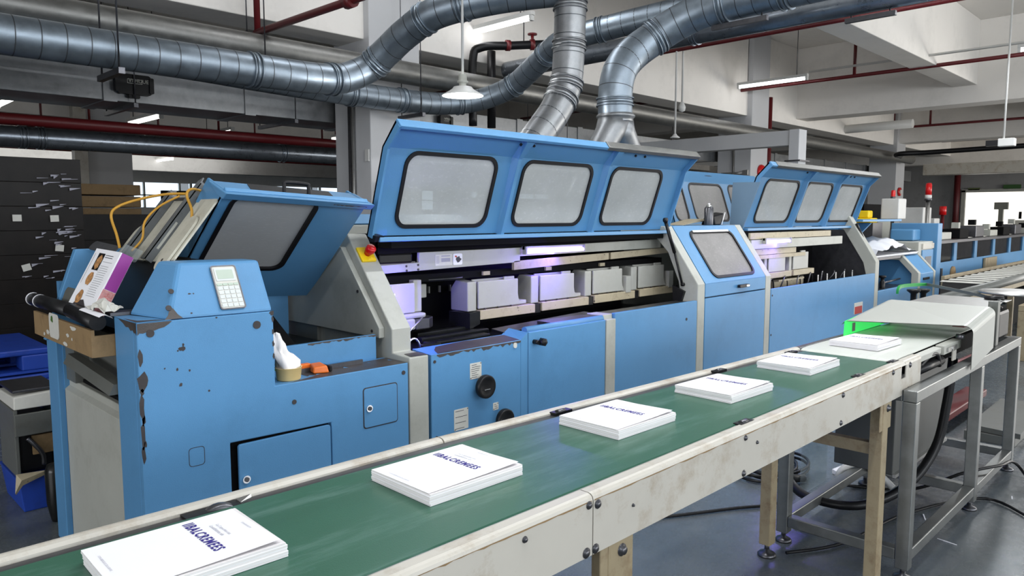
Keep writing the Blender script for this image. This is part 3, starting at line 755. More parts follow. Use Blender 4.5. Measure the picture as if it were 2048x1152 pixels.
MB().ring(Tf, rrect(wi[0]+.016, wi[1]-.016, wi[2]+.016, wi[3]-.004, .045), rrect(wi[0]-.004, wi[1]+.004, wi[2]-.004, wi[3]+.002, .058), -.024, .005).build('gasket', RUBBER, hood_f)
MB().sheet(Tf, rrect(wi[0]+.008, wi[1]-.008, wi[2]+.008, wi[3], .05), -.012, -.008).build('window_pane', PANEF, hood_f)
def Tl(u, v, w=0.0):
    p = Tf(u, L+.016, .028); q = back(p, v); return (q[0], q[1], q[2]+w)
MB().add([Tl(.13, .35, .003), Tl(.54, .45, .003), Tl(.56, .9, .003), Tl(.16, .95, .003), Tl(.13, .35, -.001), Tl(.54, .45, -.001), Tl(.56, .9, -.001), Tl(.16, .95, -.001)], [(0, 1, 2, 3), (0, 4, 5, 1), (1, 5, 6, 2), (2, 6, 7, 3), (3, 7, 4, 0)]).build('top_gasket', RUBBER, hood_f)
MB().tube(smoothpath([Tl(.29, .45, .0), Tl(.29, .45, .035), Tl(.30, .45, .048), Tl(.40, .45, .048), Tl(.41, .45, .035), Tl(.41, .45, .0)], 5), .0085, 10).build('handle', RUBBER, hood_f)
screw(hood_f, Tf, .075, .842, .006); screw(hood_f, Tf, .26, .842, .004)
rng = random.Random(15)
jag_strip(lambda u, v, w: Tf(u, v, .028+w), .50, .68, L-.012+.012, .008, 16, rng).build('worn_edge', WORN, hood_f)

# ---- things lying on the feeder
def booklet_in_magazine():
    base = Vector((.862, 3.50, 1.215))
    up = Vector((.125, .0, .235)).normalized(); side = Vector((.03, -1, -.12)).normalized(); side = (side-up*side.dot(up)).normalized()
    nrm = side.cross(up).normalized()
    if nrm.x > 0: nrm = -nrm
    T = frame(base, side, up, nrm)
    t = thing('booklet', 'upright booklet with food photos leaning in the feeder magazine', 'booklet', tuple(base))
    MB().sheet(T, [(0, 0), (.25, 0), (.25, .28), (0, .28)], -.055, 0).build('pages', PAPER, t)
    MB().sheet(T, [(.2502, .12), (.2512, .12), (.2512, .28), (.2502, .28)], -.054, -.006).build('mauve_spine', MAUVE, t)
    MB().sheet(T, [(.2502, .0), (.2512, .0), (.2512, .118), (.2502, .118)], -.054, -.003).build('printed_spine', REDSP, t)
    MB().add([T(.055, .185, .001), T(.118, .185, .001), T(.118, .262, .001), T(.055, .262, .001)], [(0, 1, 2, 3)]).build('photo', BLACK, t)
    for (u, v, a, b) in ((.088, .222, .026, .030), (.085, .145, .030, .028), (.075, .062, .028, .030)):
        L2 = blob(T, u, v, a, b, .0014, 16, .15, random.Random(int(u*1000)))
        MB().add(L2, [list(range(16))]).build('photo', FOOD, t)
    L2 = [T(.03, .0, .0012), T(.17, .0, .0012), T(.19, .02, .0012), T(.13, .055, .0012), T(.06, .045, .0012)]
    MB().add(L2, [list(range(5))]).build('photo', CHIP, t)
    ln = MB()
    rg = random.Random(2)
    for k in range(20):
        v = .255-k*.0095; u1 = .222-rg.uniform(0, .02)
        if k in (2, 4): continue
        th = .0026 if k < 2 else .0012
        ln.add([T(.128, v, .001), T(u1, v, .001), T(u1, v+th, .001), T(.128, v+th, .001)], [(0, 1, 2, 3)])
    ln.add([T(.018, .12, .001), T(.02, .12, .001), T(.02, .26, .001), T(.018, .26, .001)], [(0, 1, 2, 3)])
    ln.build('text_lines', INKK, t)
booklet_in_magazine()
t = thing('card_tray', 'brown cardboard tray with a torn label hung on the left end of the feeder', 'tray', (.84, 3.5, 1.06))
MB().box(.830, .842, 3.05, 3.89, 1.068, 1.172).build('front_wall', CARD, t)
MB().box(.842, 1.05, 3.05, 3.062, 1.068, 1.150).build('side_wall', CARD, t)
MB().box(.842, .90, 3.878, 3.89, 1.068, 1.150).build('side_wall', CARD, t)
MB().box(.842, .99, 3.062, 3.878, 1.065, 1.075).build('tray_floor', CARD, t)
LT = LEFTF(.830)
MB().sheet(LT, rrect(-3.62, -3.48, 1.085, 1.19, .02), .001, .004).build('torn_label', LABELW, t)
chips(t, LT, [(-3.57, 1.165, .016, .014)], 'label_mark', GREENV, .0055, 21)
chips(t, LT, [(-3.66, 1.10, .02, .012), (-3.72, 1.085, .012, .008), (-3.40, 1.08, .03, .008), (-3.36, 1.12, .02, .008), (-3.28, 1.155, .04, .008), (-3.3, 1.11, .008, .008)], 'tear', LABELW, .001, 22)
t = thing('paper_roll', 'black printed roll with white rings lying across the cardboard tray', 'roll', (.84, 3.5, 1.22))
MB().tube([(.868, 4.06, 1.209), (.865, 3.42, 1.211)], .030, 18).build('roll_sleeve', BLACK, t)
MB().tube([(.862, 3.42, 1.213), (.855, 3.05, 1.200)], .030, 18).build('roll_end', BLACK, t)
for y in (4.055, 3.93, 3.42): MB().cyl((.866, y, 1.210), (.866, y-.006, 1.210), .0311, 18).build('white_ring', PAPER, t)
vs = []; fs = []
for i in range(9):
    a_ = R(55+i*11)
    for y in (3.22, 2.97): vs.append((.858-.034*math.cos(a_)*1.0, y, 1.2055+.036*math.sin(a_)-(.006 if y < 3 else 0)))
for i in range(8): fs.append((2*i, 2*i+1, 2*i+3, 2*i+2))
MB().add(vs, fs, True).build('white_sheet', PAPER, t)
t = thing('crumpled_film', 'crumpled clear plastic scrap below the leaning booklet', 'plastic', (.90, 3.22, 1.23))
m = MB(); rg = random.Random(5); vs = []; fs = []
for i in range(8):
    for j in range(8):
        vs.append((.905+.085*(i/7-.5)+rg.uniform(-.006, .006), 3.14+.20*(j/7-.5)+rg.uniform(-.008, .008), 1.232+.035*math.sin(math.pi*i/7)*math.sin(math.pi*j/7)+rg.uniform(0, .022)))
for i in range(7):
    for j in range(7):
        q = i*8+j; fs += [(q, q+8, q+9), (q, q+9, q+1)]
m.add(vs, fs).build('scrap', LABELW, t)

# bowl, cloth, herbs, clamp on the shelf
t = thing('paper_bowl', 'round kraft paper bowl on the blue tool shelf', 'bowl', (1.533, 2.872, .9036))
MB().lathe([(.0, .0), (.048, .0), (.050, .004), (.055, .052), (.057, .054), (.053, .054), (.047, .008), (.0, .008)], (1.533, 2.872, .9046), n=28).build('bowl_body', BOWL, t)
t = thing('white_cloth', 'bunched white cloth standing in the kraft bowl', 'cloth', (1.53, 2.87, .93))
m = MB(); rg = random.Random(8); vs = []; fs = []; n = 26; prof = [(.044, 0), (.050, .035), (.046, .06), (.036, .09), (.030, .115), (.034, .14), (.030, .165), (.018, .182), (.003, .19)]
for i, (r, h) in enumerate(prof):
    for k in range(n):
        a = 2*math.pi*k/n
        rr = r*(1+.20*math.sin(3*a+i*.9)+.12*math.sin(7*a-i*1.3)*(i > 1))
        vs.append((1.533-.012*i*.7+.012*math.sin(i)+rr*math.cos(a), 2.872+rr*math.sin(a)*.8, .916+h+.008*math.sin(4*a+i)))
for i in range(len(prof)-1):
    for k in range(n): fs.append((i*n+k, i*n+(k+1) % n, (i+1)*n+(k+1) % n, (i+1)*n+k))
m.add(vs, fs, True).build('folds', CLOTH, t)
t = thing('herb_bunch', 'green leafy bit behind the kraft bowl by the console', 'plant', (1.465, 2.86, .91))
m = MB(); rg = random.Random(12)
for k in range(22):
    c = Vector((1.462+rg.uniform(-.016, .018), 2.90+rg.uniform(-.02, .03), .915+rg.random()*.22)); d = Vector((rg.uniform(-1, 1), rg.uniform(-1, 1), rg.uniform(-1, 1)))*.016; e = d.orthogonal().normalized()*.009
    m.add([c-d, c+e, c+d, c-e], [(0, 1, 2, 3)])
m.build('leaves', GREENV, t)
t = thing('bar_clamp', 'orange quick clamp lying on the blue tool shelf', 'clamp', (1.72, 2.9, .91))
MB().box(1.60, 1.95, 2.935, 2.945, .9045, .924).build('clamp_bar', STEELD, t)
MB().hexa([(1.66, 2.89, .905), (1.725, 2.86, .905), (1.735, 2.95, .905), (1.68, 2.97, .905), (1.665, 2.895, .932), (1.72, 2.87, .938), (1.725, 2.94, .945), (1.685, 2.96, .94)]).build('handle', ORANGE, t, bevel=.006)
MB().box(1.63, 1.69, 2.955, 2.985, .905, .94).build('jaw', ORANGE, t, bevel=.006)
MB().box(1.738, 1.752, 2.88, 2.95, .905, .93).build('pad', RUBBER, t, bevel=.004)

# ================================================================== BINDING UNIT
bu = thing('binding_unit', 'long blue binding machine with the big three window hood open', 'machine', (3.4, 2.8, 0))
prof0 = [(2.80, .03), (2.80, .925), (2.938, .930), (2.938, 1.046), (3.315, 1.505), (4.2, 1.505), (4.2, .03)]
e0 = MB().px(prof0, 2.122, 2.238).build('end_frame', GREY, bu, bevel=.006)
MB().px([(3.0, 1.0), (3.0, 1.05), (3.33, 1.44), (4.1, 1.44), (4.1, 1.0)], 2.0905, 2.1215).build('inset_panel', GREY, bu, bevel=.003)
for y, z in ((3.06, 1.03), (3.18, 1.22)): screw(bu, LEFTF(2.0905), -y, z, .008)
poly_patch(bu, TOPF(.9275), [(2.14, 2.81), (2.236, 2.803), (2.236, 2.90), (2.19, 2.92), (2.15, 2.88)], 'worn_edge', WORN)
Ts = frame((2.122, 2.938, 1.046), (1, 0, 0), Vector((0, .377, .459)).normalized(), Vector((0, -.459, .377)).normalized())
es = MB().sheet(Ts, rrect(.008, .095, .41, .50, .004, 2), 0, .012).build('stop_plate', YEL, bu, bevel=.002)
Tb = frame(Ts(.055, .455, .012), (1, 0, 0), Vector((0, .377, .459)).normalized(), Vector((0, -.459, .377)).normalized())
MB().lathe([(.0, 0), (.017, 0), (.017, .015), (.022, .016), (.026, .03), (.026, .050), (.022, .056), (.0, .057)], Tb(0, 0, 0), Vector(Ts(0, 0, 1))-Vector(Ts(0, 0, 0)), 20).build('stop_button', REDB, es)
# front panels
MB().box(2.255, 2.885, 2.80, 2.83, .04, .918).build('front_panel', BLUE, bu, bevel=.004)
MB().hexa([(2.255, 2.80, .9182), (2.885, 2.80, .9182), (2.885, 2.95, .9182), (2.255, 2.95, .9182), (2.255, 2.803, .9200), (2.885, 2.803, .9215), (2.885, 2.95, .934), (2.255, 2.95, .932)]).build('top_strip', BLUE, bu)
rng = random.Random(21)
Tst = lambda u, v, w=0.0: (u, v, .9203+(v-2.803)*(.0125+.002*(u-2.255)/.63)/.147+w)
poly_patch(bu, Tst, [(2.30, 2.804), (2.884, 2.804), (2.884, 2.93), (2.80, 2.938), (2.70, 2.932), (2.58, 2.940), (2.46, 2.930), (2.38, 2.92), (2.33, 2.87)], 'worn_edge', WORN, .0012)
jag_strip(F, 2.29, 2.885, .9185, .022, 34, rng).build('worn_edge', WORN, bu)
MB().hexa([(2.885, 2.80, .04), (2.94, 2.80, .04), (2.94, 2.83, .04), (2.885, 2.83, .04), (2.885, 2.80, .92), (2.94, 2.80, .957), (2.94, 2.95, .965), (2.885, 2.95, .935)]).build('step_panel', BLUE, bu)
dr = MB().box(2.944, 3.638, 2.795, 2.83, .04, .957).build('front_door', BLUE, bu, bevel=.005)
MB().tube([(2.944, 2.83, .962), (3.638, 2.83, .962)], .022, 14).build('top_roll', BLUE2, bu)
MB().box(3.642, 3.735, 2.79, 2.9, .04, .957).box(3.642, 3.735, 2.82, 2.95, .95, .985).build('post', GREY, bu, bevel=.004)
MB().box(3.740, 4.722, 2.80, 2.83, .04, .989).build('front_panel', BLUE, bu, bevel=.004)
kn = MB().cyl((2.985, 2.795, .90), (2.985, 2.755, .90), .013, 12).build('door_knob', BLACK, dr)
MB().lathe([(.0, 0), (.024, 0), (.024, .028), (.018, .034), (.0, .035)], (3.012, 2.765, .90), (0, -1, 0), 6).build('knob_head', BLACK, dr)
def wheel(x, z, r, lab):
    w = MB().lathe([(.0, 0), (.02, 0), (.02, .02), (r*.8, .022), (r*.97, .026), (r, .034), (r*.97, .052), (r*.88, .056), (r*.7, .050), (.0, .050)], (x, 2.80, z), (0, -1, 0), 32).build('hand_wheel', BLACK, bu)
    MB().box(x-.022, x+.018, 2.744, 2.7495, z-.014, z-.010).build('wheel_slot', CHROME, w)
wheel(2.583, .716, .063, ''); wheel(2.725, .512, .06, '')
def plate(x0, x1, z0, z1, lines=0):
    p = MB().sheet(F, rrect(x0, x1, z0, z1, .004, 2), 0, .002).build('name_plate', LABELW, bu)
    m = MB(); rg = random.Random(int(x0*100))
    for k in range(lines):
        z = z1-.012-(z1-z0-.02)*k/max(lines-1, 1); a = x0+.006+rg.random()*.01; b2 = x1-.006-rg.random()*.03
        m.add([F(a, z, .0025), F(b2, z, .0025), F(b2, z+.0028, .0025), F(a, z+.0028, .0025)], [(0, 1, 2, 3)])
    if lines: m.build('print', INKK, p)
    for sx, sz in ((x0+.005, z0+.006), (x1-.005, z1-.006)): screw(p, F, sx, sz, .003)
plate(2.508, 2.588, .758, .842, 7); plate(2.398, 2.494, .508, .618, 4); plate(2.672, 2.712, .565, .605, 3)
MB().sheet(F, rrect(2.825, 2.85, .882, .912, .011, 4), 0, .006).build('round_badge', LABELW, bu)
screw(bu, F, 2.275, .885, .008); screw(bu, F, 2.283, .50, .008); screw(bu, F, 4.58, .868, .010); screw(bu, F, 3.61, .70, .005)
# closing arch at the right end
arch = [(2.80, .03), (2.80, 1.104), (3.095, 1.525), (3.5, 1.527), (3.5, 1.46), (3.17, 1.44), (3.06, 1.33), (2.965, 1.12), (2.94, .99), (2.94, .03)]
MB().px(arch, 4.727, 4.826).build('end_arch', GREY, bu, bevel=.006)
MB().hexa([(4.70, 2.93, .96), (4.727, 2.93, .96), (4.727, 2.99, .96), (4.70, 2.99, .96), (4.70, 2.90, 1.05), (4.727, 2.90, 1.05), (4.727, 3.0, 1.09), (4.70, 3.0, 1.09)]).build('torn_seal', BLACK, bu)
# interior
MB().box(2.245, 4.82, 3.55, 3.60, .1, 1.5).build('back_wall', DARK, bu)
MB().box(2.245, 4.82, 2.95, 3.55, .84, .90).build('deck', OILY, bu)
MB().box(3.2, 4.727, 2.83, 2.97, .962, .978).build('top_ledge', STEELD, bu)
MB().box(2.10, 4.82, 3.60, 4.2, .05, 1.46).build('rear_body', FRAME, bu)
MB().px([(3.75, 1.46), (3.75, 1.545), (3.9, 1.60), (4.18, 1.60), (4.18, 1.46)], 2.245, 3.4).build('rear_roof', GREY, bu, bevel=.005)
MB().px([(3.755, 1.549), (3.90, 1.603), (4.18, 1.603), (4.18, 1.611), (3.895, 1.611), (3.75, 1.556)], 2.40, 3.4).build('roof_cover', BLUE2, bu)
MB().hexa([(2.9, 2.945, .935), (3.7, 2.83, .965), (3.7, 3.02, .965), (2.9, 3.05, .935), (2.9, 2.945, .945), (3.7, 2.83, .977), (3.7, 3.02, .985), (2.9, 3.05, .955)]).build('cover_ramp', OILY, bu)
for k, (x, y, z, dx, dy) in enumerate(((2.42, 3.02, .90, .45, .06), (2.45, 3.12, .91, .50, .05), (2.50, 3.22, .92, .42, .05), (2.35, 2.98, .90, .12, .05))):
    MB().box(x, x+dx, y, y+dy, z, z+.035).build('guide_bar', OILY, bu, bevel=.008)
MB().tube(smoothpath([(2.262, 2.99, .93), (2.27, 2.99, .965), (2.30, 2.99, .975), (2.325, 2.99, .955), (2.335, 2.99, .92)], 5), .006, 8).build('cable_loop', CHROME, bu)
MB().cyl((2.28, 3.02, 1.0), (2.40, 3.05, 1.07), .004, 6).build('thin_rod', STEEL, bu)
MB().box(2.245, 4.72, 3.10, 3.5, 1.435, 1.47).build('hood_sill', DARK, bu)
MB().box(2.245, 4.72, 3.22, 3.24, 1.40, 1.475).build('sill_band', DARK, bu)
YI = 3.2
MB().py([(2.242, 1.298), (3.29, 1.315), (3.29, 1.405), (2.502, 1.402), (2.498, 1.348), (2.242, 1.343)], YI, YI+.02).build('lamp_beam', GREY, bu, bevel=.002)
MB().py([(3.29, 1.350), (4.86, 1.356), (4.86, 1.424), (3.29, 1.405)], YI+.012, YI+.03).build('lamp_beam', GREY, bu, bevel=.002)
MB().box(2.26, 2.48, YI+.03, YI+.12, 1.345, 1.40).build('motor_block', BLACK, bu, bevel=.01)
FB = FRONT(YI)
sp = MB().sheet(FB, rrect(2.612, 2.735, 1.323, 1.386, .003, 2), 0, .0015).build('spec_label', LABELW, bu)
m = MB()
for k in range(4): m.add([FB(2.618, 1.370-k*.011, .002), FB(2.640, 1.370-k*.011, .002), FB(2.640, 1.374-k*.011, .002), FB(2.618, 1.374-k*.011, .002)], [(0, 1, 2, 3)])
m.add([FB(2.655, 1.343, .002), FB(2.720, 1.343, .002), FB(2.720, 1.364, .002), FB(2.655, 1.364, .002)], [(0, 1, 2, 3)]).add([FB(2.655, 1.373, .002), FB(2.720, 1.373, .002), FB(2.720, 1.379, .002), FB(2.655, 1.379, .002)], [(0, 1, 2, 3)])
m.build('print', INKG, sp)
sw = MB().sheet(FB, rrect(2.744, 2.812, 1.322, 1.386, .008, 3), 0, .0015).build('warning_label', PAPER, bu)
Lb = blob(FB, 2.782, 1.354, .019, .016, .002, 10, .3, random.Random(2)); MB().add(Lb, [list(range(10))]).build('pictogram', INKK, sw)
Lb = blob(FB, 2.764, 1.370, .008, .006, .0022, 8, .3, random.Random(4)); MB().add(Lb, [list(range(8))]).build('pictogram', LABELR, sw)
for x, z in ((2.412, 1.331), (2.414, 1.307), (2.492, 1.334), (2.492, 1.309)): screw(bu, FB, x, z, .006)
# beige rails below the beam
for x0, x1 in ((3.237, 4.19), (4.215, 4.95)):
    zl = lambda x: 1.268+(x-3.237)*.027
    zh = lambda x: 1.322+(x-3.237)*.020
    MB().hexa([(x0, YI, zl(x0)), (x1, YI, zl(x1)), (x1, YI+.02, zl(x1)), (x0, YI+.02, zl(x0)), (x0, YI, zh(x0)), (x1, YI, zh(x1)), (x1, YI+.02, zh(x1)), (x0, YI+.02, zh(x0))]).build('guide_rail', BEIGE, bu)
MB().box(2.26, 4.95, YI+.06, YI+.22, 1.235, 1.275).build('chain_case', DARK, bu)
MB().lathe([(.0, .0), (.42, .0), (.42, -.02), (.0, -.02)], (2.74, 3.66, 1.25), n=40).build('turn_disc', OILY, bu)
for x in (3.02, 3.58, 4.15): MB().box(x, x+.055, YI+.045, YI+.06, 1.245, 1.268).build('clip', BEIGE, bu)
# violet inspection lamps
def uv_lamp(parent, x0, x1, y, z, mat=UV):
    l = MB().box(x0, x1, y, y+.025, z+.014, z+.034).build('uv_lamp', GREY, parent)
    MB().cyl((x0+.015, y+.004, z), (x1-.015, y+.004, z), .0125, 10).build('lamp_tube', mat, l)
    for x in (x0, x1-.012): MB().box(x, x+.012, y-.012, y+.02, z-.016, z+.034).build('lamp_socket', GREYM, l)
    return l
uv_lamp(bu, 3.30, 3.885, YI-.03, 1.378)
uv_lamp(bu, 2.25, 2.50, YI+.045, 1.318)
# second violet tube hidden upright behind the end frame
l = MB().box(2.239, 2.250, 3.10, 3.13, 1.0, 1.24).build('uv_lamp', GREY, bu)
MB().cyl((2.257, 3.105, 1.02), (2.257, 3.105, 1.20), .008, 10).build('lamp_tube', UV, l)
def uv_glow(x0, x1, y, z, power, aim, sx=None):
    d = bpy.data.lights.new('violet_glow', 'AREA'); d.shape = 'RECTANGLE'; d.size = x1-x0; d.size_y = .03; d.energy = power; d.color = (.16, .10, 1.0)
    o = bpy.data.objects.new('violet_glow', d); COL.objects.link(o); o.location = ((x0+x1)/2, y, z)
    o.rotation_euler = (Vector(aim)).to_track_quat('-Z', 'Y').to_euler()
uv_glow(3.32, 3.86, 3.15, 1.372, 7.0, (-.5, .12, -1)); uv_glow(3.32, 3.86, 3.165, 1.385, .9, (0, 1, -.1))
d = bpy.data.lights.new('violet_glow', 'POINT'); d.energy = 11.0; d.color = (.12, .08, 1.0); d.shadow_soft_size = .02
o = bpy.data.objects.new('violet_glow', d); COL.objects.link(o); o.location = (2.262, 3.10, 1.15)
# book clamps on the chain
def clamp(parent, x, dz=0.0):
    y = YI
    body = MB().box(x, x+.335, y, y+.012, 1.052+dz, 1.214+dz).build('book_clamp', GREYM, parent, bevel=.004)
    MB().px([(y+.012, 1.04+dz), (y+.012, 1.214+dz), (y+.12, 1.222+dz), (y+.165, 1.17+dz), (y+.165, 1.04+dz)], x-.075, x-.004).build('clamp_cheek', GREYM, body, bevel=.006)
    MB().box(x-.004, x+.335, y+.05, y+.062, 1.05+dz, 1.224+dz).build('rear_jaw', GREYM, body, bevel=.003)
    MB().box(x+.23, x+.32, y+.018, y+.03, 1.20+dz, 1.230+dz).build('bracket', GREYM, body, bevel=.003)
    MB().py([(x+.335, 1.052+dz), (x+.335, 1.12+dz), (x+.341, 1.09+dz), (x+.357, 1.065+dz), (x+.385, 1.054+dz)], y+.002, y+.012).build('fillet', GREYM, body)
    MB().box(x+.37, x+.43, y+.02, y+.08, 1.05+dz, 1.073+dz).build('follower', GREYM, body, bevel=.004)
    MB().box(x, x+.475, y-.015, y+.11, .988+dz, 1.044+dz).build('clamp_foot', BEIGE, body, bevel=.003)
    MB().box(x+.477, x+.537, y-.005, y+.10, .982+dz, 1.040+dz).build('link', BLACK, body, bevel=.003)
    for k in range(3): MB().cyl((x+.05+k*.11, y-.002, 1.046+dz), (x+.05+k*.11, y-.002, 1.054+dz), .006, 8).build('rivet', CHIP, body)
    return body
for k in range(4): clamp(bu, 2.938+k*.54, .004*k)
for k in range(2):
    MB().box(4.375+k*.56, 4.435+k*.56, YI-.02, YI+.04, 1.045, 1.165+.01*k).build('white_block', GREYM, bu, bevel=.002)
c0 = MB().box(2.245, 2.468, YI, YI+.012, 1.075, 1.238).build('book_clamp', GREYM, bu, bevel=.004)
MB().px([(YI+.02, 1.075), (YI+.02, 1.25), (YI+.17, 1.25), (YI+.17, 1.075)], 2.475, 2.53).build('clamp_cheek', GREYM, c0, bevel=.004)
MB().box(2.54, 2.67, YI+.15, YI+.17, 1.13, 1.21).build('bracket', GREYM, c0, bevel=.006)
MB().box(2.245, 2.53, YI-.02, YI+.15, 1.045, 1.072).build('clamp_foot', GREYM, c0, bevel=.01)
MB().box(2.245, 2.45, YI-.03, YI+.10, .985, 1.045).build('clamp_foot', GREYM, c0, bevel=.01)
MB().pz([(2.45, YI-.032), (2.54, YI-.032), (2.60, YI+.01), (2.61, YI+.11), (2.45, YI+.11)], .982, 1.042).build('foot_end', STEELD, c0, bevel=.006)
MB().hexa([(2.86, YI-.01, .94), (2.936, YI-.015, .965), (2.936, YI+.10, .965), (2.82, YI+.13, .965), (2.86, YI-.01, 1.035), (2.936, YI-.015, 1.04), (2.936, YI+.10, 1.04), (2.82, YI+.13, 1.04)]).build('foot_end', OILY, bu)
for k in range(13): MB().box(2.66+k*.085, 2.668+k*.085, 3.53, 3.545, 1.13, 1.17).build('slot_light', GREYM, bu)

# hoods ------------------------------------------------------------
def hood(parent, x0, x1, wins, ribs, y0=3.1, z0=1.488, flip=1, wv=(.045, .475), pane=PANE, worn=None, side=False):
    d = Vector((0, -.147*flip, .432)); L = d.length; d.normalize(); n = Vector((0, -d.z*flip, d.y*flip))
    T = lambda u, v, w=0.0: (u, y0+d.y*v+n.y*w, z0+d.z*v+n.z*w)
    m = MB(); B0, B1 = -.046, -.036
    cuts = [x0]+[(wins[i][1]+wins[i+1][0])/2 for i in range(len(wins)-1)]+[x1]
    for i, (a, b) in enumerate(wins):
        m.ring(T, rrect(a, b, wv[0], wv[1]-.03, .075, 8), cellrect(a, b, wv[0], wv[1]-.03, .075, cuts[i], cuts[i+1], 0, L, 8), B0, B1)
    h = m.build('hood', BLUE2, parent, bevel=.0)
    # flared top with bright lip
    e = Vector((0, -.098*flip, .095)).normalized(); en = Vector((0, -e.z*flip, e.y*flip)); p = Vector(T(0, L, 0))
    T2 = lambda u, v, w=0.0: (u, p.y+e.y*v+en.y*w, p.z+e.z*v+en.z*w)
    MB().hexa([T(x0, L, B0), T(x1, L, B0), T(x1, L, B1), T(x0, L, B1), T2(x0, .137, -.046), T2(x1, .137, -.046), T2(x1, .137, -.034), T2(x0, .137, -.034)]).build('top_flare', BLUE2, h)
    lp = MB().hexa([T2(x0, .125, .0), T2(x1, .125, .0), T2(x1, .128, -.046), T2(x0, .128, -.046), T2(x0+.006, .145, .0), T2(x1, .145, .0), T2(x1, .150, -.046), T2(x0, .150, -.046)]).build('top_lip', BLUE2, h, bevel=.003)
    for x in (x0, x1-.012):
        MB().prism([T(x, 0, B0), T(x, L, B0), T2(x, .137, -.046), T2(x, .137, 0), T(x, L, 0), T(x, 0, 0)], [T(x+.012, 0, B0), T(x+.012, L, B0), T2(x+.012, .137, -.046), T2(x+.012, .137, 0), T(x+.012, L, 0), T(x+.012, 0, 0)]).build('side_flange', BLUE2, h)
    for x in ribs:
        MB().prism([T(x-.022, 0, B1), T(x-.030, L, B1), T2(x-.03, .12, -.034), T2(x-.03, .12, 0), T(x-.012, L, .002), T(x-.012, 0, .002)], [T(x+.022, 0, B1), T(x+.030, L, B1), T2(x+.03, .12, -.034), T2(x+.03, .12, 0), T(x+.012, L, .002), T(x+.012, 0, .002)]).build('rib', BLUE2, h)
    MB().box(x0+.03, x1-.01, y0-.03 if flip > 0 else y0, y0+.02 if flip > 0 else y0+.05, z0-.018, z0+.006).build('hinge_strip', BLUE2, h, bevel=.004)
    for a, b in wins:
        MB().ring(T, rrect(a+.014, b-.014, wv[0]+.014, wv[1]-.044, .063, 7), rrect(a-.006, b+.006, wv[0]-.006, wv[1]-.024, .08, 7), B0-.004, B1+.008).build('gasket', RUBBER, h)
        MB().sheet(T, rrect(a+.006, b-.006, wv[0]+.006, wv[1]-.036, .07, 7), -.043, -.039).build('window_pane', pane, h)
    if worn:
        MB().hexa([T2(worn, .124, .003), T2(x1+.004, .124, .003), T2(x1+.004, .128, -.05), T2(worn, .128, -.05), T2(worn, .153, .004), T2(x1+.004, .153, .004), T2(x1+.004, .156, -.05), T2(worn, .156, -.05)]).build('edge_seal', DUSTY, h, bevel=.004)
    for k, u in enumerate((x0+.33*(x1-x0), x0+.37*(x1-x0), x0+.74*(x1-x0), x0+.78*(x1-x0))):
        MB().cyl(T2(u, .08, -.034), T2(u, .08, -.024), .008, 8).build('rubber_stop', RUBBER, h)
    return h, T
H1, TH1 = hood(bu, 2.125, 4.79, [(2.272, 2.905), (3.115, 3.755), (3.955, 4.545)], (3.035, 3.875), worn=3.72)
MB().hexa([(2.13, 3.085, 1.47), (2.19, 3.085, 1.47), (2.19, 3.13, 1.47), (2.13, 3.13, 1.47), (2.13, 3.07, 1.50), (2.18, 3.07, 1.50), (2.18, 3.13, 1.51), (2.13, 3.13, 1.51)]).build('hinge_block', RUBBER, bu)
st = MB().cyl((4.66, 3.045, 1.565), (4.70, 2.985, 1.33), .013, 12).build('gas_strut', BLACK, bu)
MB().cyl((4.70, 2.985, 1.33), (4.715, 2.925, 1.10), .008, 10).build('strut_rod', BLACK, st)
MB().lathe([(.0, -.012), (.018, -.012), (.018, .012), (0, .012)], (4.655, 3.04, 1.57), (0, 1, 0), 12).build('strut_pivot', BLACK, st)
MB().lathe([(.0, -.01), (.014, -.01), (.014, .01), (0, .01)], (4.716, 2.92, 1.10), (1, 0, 0), 12).build('strut_pivot', BLACK, st)
MB().box(3.28, 3.36, 3.06, 3.14, 2.025, 2.05).build('hood_grip', RUBBER, H1, bevel=.006)

# ================================================================== WINDOW UNIT
wu = thing('window_unit', 'blue machine section with one sloping window and a black door grip', 'machine', (5.35, 2.8, 0))
MB().box(4.832, 5.785, 2.80, 2.83, .04, .995).build('lower_door', BLUE, wu, bevel=.004)
up = MB().box(4.832, 5.785, 2.80, 2.83, 1.003, 1.103).build('upper_door', BLUE, wu, bevel=.004)
Tw = frame((4.832, 2.80, 1.104), (1, 0, 0), Vector((0, .293, .419)).normalized(), Vector((0, -.419, .293)).normalized())
LW = math.hypot(.293, .419)
wi = (.165, .815, .04, .455)
MB().ring(Tw, rrect(*wi, .06), cellrect(*wi, .06, 0, .953, 0, LW), -.03, 0).build('window_hood', BLUE, wu)
MB().ring(Tw, rrect(wi[0]+.014, wi[1]-.014, wi[2]+.014, wi[3]-.014, .05), rrect(wi[0]-.008, wi[1]+.008, wi[2]-.008, wi[3]+.008, .068), -.004, .008).build('gasket', RUBBER, wu)
MB().sheet(Tw, rrect(wi[0]+.008, wi[1]-.008, wi[2]+.008, wi[3]-.008, .055), -.008, -.003).build('window_pane', PANE2, wu)
MB().sheet(Tw, [(wi[0]+.05, wi[3]-.012), (wi[1]-.05, wi[3]-.012), (wi[1]-.05, wi[3]+.006), (wi[0]+.05, wi[3]+.006)], .008, .014).build('pane_clip', STEEL, wu)
MB().box(4.832, 5.785, 3.093, 4.2, 1.49, 1.523).build('roof', BLUE, wu, bevel=.004)
MB().px([(2.80, .03), (2.80, 1.104), (3.093, 1.525), (4.2, 1.525), (4.2, .03)], 5.79, 5.882).build('end_frame', GREY, wu, bevel=.005)
hg = MB().sheet(F, rrect(5.30, 5.46, 1.043, 1.067, .011, 4), .006, .03).build('door_grip', BLACK, wu, bevel=.003)
